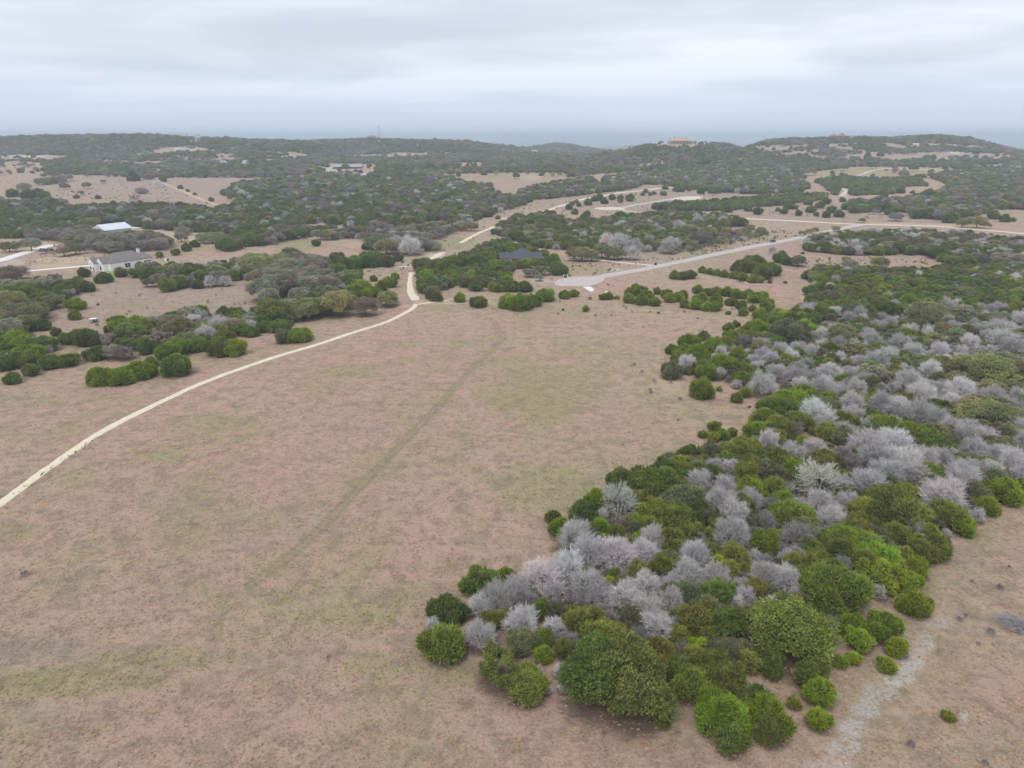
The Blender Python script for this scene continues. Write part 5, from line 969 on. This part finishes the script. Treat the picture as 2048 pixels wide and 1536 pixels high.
far_house(770, 281, 18, 10, 5, 3, M_CREAM, M_TANR, 'long low cream house right of the tall mast', nwin=5)
far_house(1068, 308.5, 16, 10, 4.5, 3.5, M_TAN, M_TILE, 'orange-tan house with pale yard among trees in the far middle valley', nwin=3)
far_house(1581, 283, 14, 10, 7.5, 1.2, M_TAN, M_TILE, 'boxy orange-tan two-storey house on the right hill ridge', nwin=3)
far_house(1666, 279.5, 14, 12, 6, 5, M_REDW, M_TILE2, 'reddish stone house with steep dark roof on the right ridge, left block', nwin=3)
far_house(1683, 280, 16, 12, 6, 5.5, M_REDW, M_TILE2, 'reddish stone house with steep dark roof on the right ridge, right block', nwin=3, chimney=(0.1,))
far_house(1702, 279.5, 8, 10, 4.5, 2.5, M_WHITE, M_GREYR, 'small white building right of the reddish ridge houses', nwin=2)
for k_, (px_, py_, w_, lb) in enumerate(((1252, 297, 9, 'white flat-roofed town building nearest the round hill, far off in the haze'), (1216, 302.5, 6, 'small white town building left of a lone dark tree, far off in the haze'), (1238, 299.5, 5, 'small pale town building beneath the horizon, middle of the hazy group'), (1264, 297.5, 4, 'tiny white town building at the foot of the round hill'))):
    far_house(px_, py_, w_, 20, 7, 2, M_WHITE, M_GREYR, lb, nwin=3, cat_='building', name='town_building')
# radio mast
c = hit(759, 279); mt = empty('radio_mast', c, 0.3, 'tall thin lattice radio mast standing on the far middle hill', 'radio mast'); Hm = 24 * c[1] / F_PX * 1.05; s_ = 1.5
for sx, sy in ((-1, -1), (1, -1), (0, 1)): MBuild().cyl((sx * s_, sy * s_, -1), (sx * s_ * .55, sy * s_ * .55, Hm), .26, .2, 5).build('leg', M_STEEL, mt)
br = MBuild()
for k in range(12):
    z0 = Hm * k / 12; z1 = Hm * (k + 1) / 12; a = s_ * (1 - .45 * k / 12)
    for (p, q2) in (((-a, -a), (a, -a)), ((a, -a), (0, a)), ((0, a), (-a, -a))): br.cyl((*p, z0), (*q2, z1), .12, .12, 4)
br.build('lattice', M_STEEL, mt); MBuild().box(-2.6, 2.6, -2.0, 2.0, Hm - 1.6, Hm - .2).build('antenna_head', M_STEEL, mt); MBuild().cyl((0, 0, Hm - .2), (0, 0, Hm + 2.5), .15, .1, 5).build('antenna_rod', M_STEEL, mt)
c = hit(1739.5, 277); mt = empty('radio_mast', c, 0, 'short mast on the crest of the right hill', 'radio mast'); MBuild().cyl((0, 0, -1), (0, 0, 9.5), .35, .22, 6).build('pole', M_STEEL, mt); MBuild().box(-.9, .9, -.5, .5, 8.0, 9.2).build('antenna_head', M_STEEL, mt)

# the box blind in the left clearing
c = hit(188, 645); t_ = empty('hunting_blind', c, 0.15, 'small dark box stand with flat white roof in the left clearing', 'hunting blind')
MBuild().box(-1.3, 1.3, -.9, .9, 1.42, 1.52).build('roof', M_WHITE, t_); MBuild().box(0.05, 1.05, -.75, .75, .25, 1.417).build('cabin', M_DARK, t_); MBuild().box(-1.15, 0.04, -.7, .7, .25, .8).build('side_box', M_GREYR, t_)
for x_ in (-1.15, 1.1): 
    for y_ in (-.78, .78): MBuild().box(x_ - .05, x_ + .05, y_ - .05, y_ + .05, -.2, 1.417).build('leg', M_STEEL, t_)
MBuild().box(.3, .8, -.79, -.753, .75, 1.15).build('window', M_GLASS, t_)
# bin, pedestals and rock by the roads
c = hit(1311, 530.5); t_ = empty('wheeled_bin', c, 0.2, 'dark bin at the corner where the driveway meets the paved road', 'bin'); MBuild().box(-.45, .45, -.4, .4, 0.1, 1.25).build('body', M_DARK, t_); MBuild().box(-.5, .5, -.46, .46, 1.25, 1.36).build('lid', M_RUB, t_)
for x_ in (-.38, .38): MBuild().cyl((x_ - .05, .42, .13), (x_ + .05, .42, .13), .16).build('wheel', M_RUB, t_)
c = hit(1131, 555); t_ = empty('utility_pedestal', c, 0.4, 'dark utility box with white marker posts at the far edge of the cul-de-sac', 'utility box'); MBuild().box(-.6, .5, -.4, .4, -.1, 1.0).build('body', M_DARK, t_); MBuild().box(-.65, .55, -.45, .45, 1.0, 1.08).build('lid', M_GREYR, t_)
for x_ in (-1.3, 1.0): MBuild().cyl((x_, 0, -.2), (x_, 0, 1.5), .09).cyl((x_, 0, 1.45), (x_ + .5, 0, 1.55), .09).build('marker_post', M_WHITE, t_)
c = hit(1212, 584); V_, F_ = ICO1; g6 = np.random.default_rng(5); me = mesh_np('boulder', V_ * [0.8, 0.6, 0.45] * g6.uniform(.8, 1.2, (len(V_), 1)), F_, M_CONC); o = link(bpy.data.objects.new('boulder', me)); o.location = (c[0], c[1], c[2] + .15); tag(o, 'white limestone boulder just behind the bushes right of the concrete apron', 'boulder')
# the parked car
A, yaw, _ = axis((1538, 487.5), (1553, 484.5)); cr = empty('parked_car', hit(1545.5, 484.6), yaw, 'dark blue-grey car parked on the far verge of the paved road', 'car')
prof = [(-2.35, .45), (-2.35, .95), (-2.2, 1.08), (-1.0, 1.12), (1.15, 1.10), (2.2, .92), (2.35, .75), (2.35, .42)]; MBuild().tri([(x, -.9, z) for x, z in prof], (0, 1.8, 0)).build('body', M_CAR, cr)
cab = [(-2.05, 1.09), (-1.75, 1.66), (-1.4, 1.74), (.25, 1.72), (.55, 1.62), (1.2, 1.11)]
gl = MBuild().poly([(x, -.86 + (.12 if z > 1.3 else 0), z) for x, z in cab] + [(x, .86 - (.12 if z > 1.3 else 0), z) for x, z in cab], [tuple(range(6)), tuple(range(11, 5, -1))] + [(i, i + 6, (i + 1) % 6 + 6, (i + 1) % 6) for i in range(6)]).build('glasshouse', M_GLASS, cr)
MBuild().box(-1.55, .35, -.70, .70, 1.745, 1.80).build('roof_panel', M_CAR, cr)
for x_ in (-1.42, 1.42):
    for y_ in (-.9, .9):
        w_ = MBuild().cyl((x_, y_ - .12, .34), (x_, y_ + .12, .34), .34, n=16).build('wheel', M_RUB, cr); MBuild().cyl((x_, y_ - .135, .34), (x_, y_ + .135, .34), .2, n=10).build('rim', M_ALLOY, w_)
for y_ in (-.72, .52): MBuild().box(2.3, 2.38, y_, y_ + .2, .68, .82).build('headlight', M_HEAD, cr); MBuild().box(-2.38, -2.33, y_, y_ + .2, .75, .95).build('tail_light', M_TAIL, cr)
# grey brush lying on the ground, lower right
mc, mt_ = LIB['bare'][0][1][0]; c = hit(2026, 1252); t_ = empty('brush_pile', (c[0], c[1], c[2]), .4, 'low grey heap of dead branches lying on the grass at the right edge', 'brush pile'); R0 = 1.8
k_ = link(bpy.data.objects.new('branches', mc), t_); k_['tone'] = [.47, .44, .46]; k_.scale = (1.5, 1.3, .42); k_.rotation_euler = (.12, .1, 0); k_ = link(bpy.data.objects.new('branches', LIB['bare'][0][1][1][0]), t_); k_['tone'] = [.42, .39, .42]; k_.location = (1.6, -1.1, 0); k_.scale = (1.0, .9, .35)
# ------------------------------------------------------------------ weeds and low scrub on the open ground
def scrub():
    g = np.random.default_rng(77); pts = []; src = [USED[m.name] for m in FAR['juniper'][1] if m.name in USED][:2] + [USED[m.name] for m in FAR['bare'][1] if m.name in USED][:2]
    areas = [([(1330, 500), (1440, 470), (1560, 460), (1600, 470), (1500, 492), (1400, 512)], 420, 'op'), ([(1536, 400), (1740, 400), (1800, 440), (1540, 435)], 120, 'n'), ([(1080, 395), (1300, 378), (1500, 385), (1480, 435), (1180, 440), (1000, 430)], 200, 'nj'),
             ([(150, 590), (480, 575), (500, 610), (300, 660), (180, 660)], 40, 'nn'), ([(860, 560), (1560, 560), (1500, 640), (1300, 640), (900, 620)], 60, 'nj'), ([(450, 420), (1000, 400), (980, 480), (600, 500)], 100, 'no'), ([(1180, 590), (1450, 600), (1380, 860), (1240, 900)], 26, 'n'),
             ([(0, 490), (200, 480), (340, 520), (190, 520), (60, 530)], 160, 'nn'), ([(1900, 1180), (2040, 1120), (2048, 1320), (1900, 1330)], 8, 'n'), ([(1700, 1280), (2048, 1330), (2048, 1536), (1700, 1536)], 2, 'n'), ([(1580, 515), (1860, 515), (1860, 535), (1600, 540)], 90, 'op'), ([(0, 330), (300, 360), (430, 410), (0, 395)], 260, 'nnj'),
             ([(640, 520), (800, 500), (960, 470), (980, 500), (820, 560), (740, 560)], 120, 'nh'), ([(1110, 530), (1330, 515), (1400, 515), (1240, 548), (1110, 555)], 110, 'no'), ([(0, 1000), (900, 640), (1000, 900), (820, 1536), (0, 1536)], 2, 'n')]
    for poly, n, codes in areas:
        xs = [p[0] for p in poly]; ys = [p[1] for p in poly]; k = 0
        while k < n:
            x, y = g.uniform(min(xs), max(xs)), g.uniform(min(ys), max(ys))
            if not inpoly(poly, np.array([x]), np.array([y]))[0]: n -= 0.2; continue
            k += 1; c = cast(x, y)
            if c is None or not free(c[0], c[1], .5, .8): continue
            code = codes[int(g.integers(len(codes)))]; R = g.uniform(.25, .75) * (1.4 if y < 450 else 1); i = int(g.integers(len(src))) if code != 'n' else int(g.integers(len(src) // 2, len(src)))
            R0 = 2.6 if i < 2 else 2.8; tn = np.array(TONES[code][1]) * g.uniform(.75, 1.15); pts.append((c[0], c[1], c[2] - .05, R / R0, g.uniform(0, 6.28), i, [float(v) for v in tn]))
    # tufts left standing along the crown of the trail
    for a, b, n in (((72, 958), (128, 917), 16), ((128, 920), (205, 868), 26), ((60, 966), (10, 1003), 6)):
        for k in range(n):
            t = g.uniform(0, 1); c = cast(a[0] + (b[0] - a[0]) * t + g.normal(0, 1.2), a[1] + (b[1] - a[1]) * t + g.normal(0, 1.2)); i = int(g.integers(len(src))); pts.append((c[0], c[1], c[2] + .05, g.uniform(.07, .17) / 2.7, g.uniform(0, 6.28), i, [.42, .32, .2]))
    scatter('low_scrub', src, pts, 'scattered weeds and ankle-high scrub on the open grassland')
scrub()
# ------------------------------------------------------------------ grass tufts on the near field
TR_ = spline([cast(*q)[:2] for q in [(1008, 676), (960, 722), (900, 786), (850, 840), (780, 912), (715, 978), (640, 1058), (560, 1128), (500, 1170)]], 12)
def TRK(x, y): return bool((((TR_ - (x, y)) ** 2).sum(1) < 3.4).any())
def tufts():
    g = np.random.default_rng(91); n = 26; P = np.column_stack([g.normal(0, .09, n), g.normal(0, .09, n), np.full(n, .05)]); V, F = blades(P, unit(np.column_stack([P[:, :2] * 7, np.full(n, .55)])), 0.34, 0.075, g, 1)
    me = mesh_np('grass_tuft', V, F, M_TUFT, False, g.uniform(0, 1, len(V))); c = cast(905, 1100); o = link(bpy.data.objects.new('grass_tuft', me)); o.location = c; o['tone'] = [.42, .31, .2]; tag(o, kind='stuff', label='single dry bunch of grass in the field')
    Q = 130000; y = 46 + 260 * g.uniform(0, 1, Q) ** 1.5; x = g.uniform(-1, 1, Q) * (y * .72 + 26); z = terrain(x, y); den = waves(x, y, 9, 2) + .7 * waves(x, y, 3.3, 7) + g.normal(0, .5, Q); ok = den > -.05
    px, py, f = proj(x, y, z); ok &= (px > -20) & (px < 2070) & (py < 1560)
    gr = field_of(px, py, GREEN); pk = waves(x, y, 60, 5); pts = []
    for i in np.where(ok)[0]:
        if not free(x[i], y[i], .15, .5) or TRK(x[i], y[i]): continue
        r_ = g.random(); base = (.66, .50, .33) if r_ < .42 else (.64, .42, .31) if r_ < .70 else (.55, .43, .31) if r_ < .86 else (.80, .66, .46)
        if gr[i] > .3 and g.random() < .55: base = (.47, .45, .18)
        pts.append((x[i], y[i], z[i] - .03, float(g.uniform(.4, .95)), float(g.uniform(0, 6.28)), 0, base))
    scatter('dry_grass', [o], pts, 'dry tan and reddish grass over the open field'); print('tufts', len(pts))
M_TUFT = foliage_mat('dry_grass_blades', 0.3, 0.75, 1.25)
tufts()
# ------------------------------------------------------------------ words: what singles each tree out
PLACES = [  # (column, row, phrase)
 (905, 1250, "the thicket's left tip"), (1126, 1060, "the thicket's left bulge"), (1226, 1340, 'the big dark round oak'), (1480, 1440, 'the twin bright front junipers'), (1637, 1432, 'the yellow-green bush'), (1580, 1250, 'the tall domed oak'), (1669, 1165, 'the broad olive-brown dome'),
 (1833, 1170, 'the three round bushes'), (1790, 1000, 'the wide olive juniper mound'), (1974, 1007, "the thicket's right corner"), (1635, 955, 'the tall pale bare tree'), (1455, 1020, 'the stacked grey clump'), (1780, 900, 'the widest belt of grey trees'),
 (1970, 825, 'the yellow-olive right-edge oaks'), (1404, 770, "the clearing's lone round juniper"), (1440, 862, 'the group of small pointed junipers'), (1575, 798, 'the long bright juniper mound'), (1950, 740, 'the pale oaks near the right edge'), (1650, 770, 'the mid-wood grey band'), (1790, 680, 'the upper grey patch'),
 (1390, 705, 'the juniper clump jutting fieldward'), (1540, 640, 'the wood corner below the pink clearing'), (1730, 590, 'the green wood below the tan strip'), (1930, 600, 'the mixed wood at upper right'), (1800, 480, 'the wood beyond the tan strip'), (1650, 480, 'the bend where road meets wood'), (1240, 1110, 'the lower grey thicket'), (1040, 1200, 'the pale grey mass at lower left'), (1300, 1210, 'the grey dome above the big oak'),
 (1530, 1140, 'the grey crescent above the domed oak'), (1400, 1320, 'the olive lower bushes'), (1740, 1250, 'the bright bushes on reddish grass'), (1890, 1060, "the thicket's lower right edge"), (1320, 950, 'the field-side green rim'), (1710, 820, 'the ridge of grey crowns'), (1880, 790, 'the grey crowns by the yellow oaks'), (2010, 690, 'the grey patch at right edge'), (2020, 905, 'the right-edge grey clump'), (1720, 1100, 'the green bank right of the thicket'),
 (1404, 600, 'the juniper cluster below the hedge row'), (1290, 590, 'the juniper cluster right of the cul-de-sac'), (1450, 548, 'the low juniper hedge'), (1500, 528, 'the dark mound above the hedge'), (1155, 565, 'the cul-de-sac'), (1045, 600, "the field's top juniper clump"), (1053, 520, 'the dark-roofed house'), (1190, 505, 'the oak row by the driveway'), (1250, 480, 'the grey grove above the driveway'), (1400, 470, 'the scrubby grove by the paved road'),
 (1545, 483, 'the parked car'), (1725, 449, 'the road junction'), (1950, 445, 'the yellow oaks beside the far road'), (1830, 420, 'the wood edge above the far road'), (1660, 410, 'the scattered junipers on the pink slope'), (1470, 405, 'the long dark wood on the slope'), (1330, 380, 'the tree dots under the long wood'), (1240, 395, 'the middle dirt road'), (1150, 410, 'the far bend of the dirt road'), (1375, 395, 'the far turning pad'),
 (825, 580, 'the pale gravel strip'), (900, 540, 'the juniper wood beside the gravel strip'), (775, 595, 'the grey-olive oak by the trail bend'), (640, 605, 'the big yellow-olive oak'), (590, 660, 'the lone bush by the trail'), (610, 540, 'the large grey-brown oaks'), (735, 515, 'the dark juniper row left of the path'), (720, 575, 'the juniper wedge behind the yellow oak'), (830, 485, 'the grey trees by the far path'), (503, 518, 'the lone open-branched oak'), (440, 545, 'the mixed strip left of the lone oak'),
 (320, 548, 'the strip in front of the white house'), (250, 520, 'the white house'), (230, 465, 'the metal barn'), (360, 490, 'the junipers right of the white house'), (60, 495, 'the white road at left'), (120, 565, 'the junipers below the white road'), (30, 615, 'the great olive oak at left edge'), (150, 615, 'the two bushes in the left clearing'), (188, 642, 'the white-roofed blind'), (240, 745, 'the long bush beside the trail'), (350, 715, 'the tall bush beside the trail'), (460, 685, 'the rounded bush uphill of the trail'),
 (270, 660, 'the light green tree of the left strip'), (400, 660, 'the grey shrub patch of the left strip'), (540, 630, 'the green oak below the grey oaks'), (60, 690, 'the bushes at the left edge'), (24, 754, 'the far left corner bush'), (120, 725, 'the row of small bushes at left'), (268, 385, 'the left pink field'), (100, 360, 'the olive trees by the pink field'), (180, 447, 'the woods behind the barn'), (500, 430, 'the woods beyond the lone oak'), (760, 400, 'the broad middle forest'), (690, 335, 'the long far barn'),
 (1040, 350, 'the far middle meadow'), (1740, 345, 'the far olive meadow'), (1362, 290, 'the terracotta mansion'), (930, 420, 'the forest edge by the far path'), (1120, 450, 'the wood above the dark-roofed house'), (1330, 450, 'the wood left of the road junction'), (2000, 500, 'the far right wood'), (1960, 380, 'the far right hillside wood'), (1220, 370, 'the far wood under the hill')]
PA = np.array([(p[0], p[1]) for p in PLACES], float)
NOUN = {'juniper': 'juniper', 'oak': 'oak', 'bare': 'tree'}
ORD = ['leftmost', 'second from left', 'third from left', 'fourth from left', 'fifth from left', 'sixth from left', 'seventh from left', 'eighth from left', 'ninth from left']
def relation(t, p):
    dx = t['px'] - p[0]; dy = (t['py'] - p[1]) * 1.4
    if math.hypot(dx, dy) < max(14, t['r'] * .7): return 'at'
    if abs(dx) > abs(dy): return 'right of' if dx > 0 else 'left of'
    return 'in front of' if dy > 0 else 'behind'
for t in SOLO:
    d = np.hypot(PA[:, 0] - t['px'], (PA[:, 1] - t['py']) * 1.4); t['pl'] = PLACES[int(np.argmin(d))]; t['rel'] = relation(t, t['pl'])
def size_word(r): return 'tiny' if r < 7 else 'small' if r < 14 else 'medium' if r < 24 else 'large' if r < 42 else 'huge'
groups = {}
for t in SOLO:
    w = 'shrub' if (t['kind'] == 'juniper' and t['r'] < 14) else NOUN[t['kind']]
    base = '%s %s %s %s %s' % (size_word(t['r']), TONES[t['code']][2], ('juniper ' + w) if w == 'shrub' else w, t['rel'], t['pl'][2]); groups.setdefault(base, []).append(t)
def finish_label(base, ts):
    ts.sort(key=lambda q: q['px']); n = len(ts)
    for i, t in enumerate(ts):
        if n == 1: lb = base
        elif i == n - 1: lb = base + ', rightmost'
        elif n == 3 and i == 1: lb = base + ', middle'
        else: lb = base + ', ' + ORD[min(i, 8)]
        while len(lb.replace('-', ' ').split()) > 16: lb = ' '.join(lb.split()[1:])
        t['o']['label'] = lb; t['o']['category'] = CATS[t['kind']]
for base, ts in groups.items():
    if len(ts) <= 7: finish_label(base, ts); continue
    ts.sort(key=lambda q: q['py']); k = max(2, math.ceil(len(ts) / 7)); rows = {2: ['back', 'front'], 3: ['back', 'middle', 'front']}.get(k, ['back', 'upper', 'lower', 'front'])
    for j, rw in enumerate(rows): finish_label(base + ', ' + rw, ts[j * len(ts) // len(rows):(j + 1) * len(ts) // len(rows)])
for t in SOLO:
    reg = 'in the right-hand wood' if t['px'] > 1340 and t['py'] > 500 else 'in the foreground thicket' if t['py'] > 880 else 'around the houses at left' if t['px'] < 560 and t['py'] < 600 else 'in the left-hand strip' if t['px'] < 830 else 'in the middle distance'
    t['o']['group'] = {'juniper': 'junipers ', 'oak': 'oaks ', 'bare': 'bare trees '}[t['kind']] + reg

_seen = {}
for o in bpy.data.objects:
    if 'category' in o: _seen.setdefault(o.get('label', '?').lower(), []).append(o.name)
print('DUP LABELS', [(k, v) for k, v in _seen.items() if len(v) > 1][:10])
# ------------------------------------------------------------------ air: one closed box of even haze
def haze():
    import bmesh
    me = bpy.data.meshes.new('haze'); bm = bmesh.new(); bmesh.ops.create_cube(bm, size=1.0); bm.to_mesh(me); bm.free()
    o = link(bpy.data.objects.new('haze', me)); zb, zt = -100.0, 112.0; o.scale = (84000, 84000, zt - zb); o.location = (0, 0, (zt + zb) / 2)
    m = bpy.data.materials.new('haze_air'); m.use_nodes = True; t = m.node_tree; t.nodes.clear(); oo = t.nodes.new('ShaderNodeOutputMaterial'); v = t.nodes.new('ShaderNodeVolumePrincipled')
    v.inputs['Color'].default_value = (0.74, 0.87, 1.0, 1); v.inputs['Density'].default_value = 0.00022; v.inputs['Anisotropy'].default_value = 0.0
    t.links.new(v.outputs[0], oo.inputs['Volume']); me.materials.append(m); tag(o, kind='stuff'); o['label'] = 'pale blue haze between the camera and the far hills'
haze()
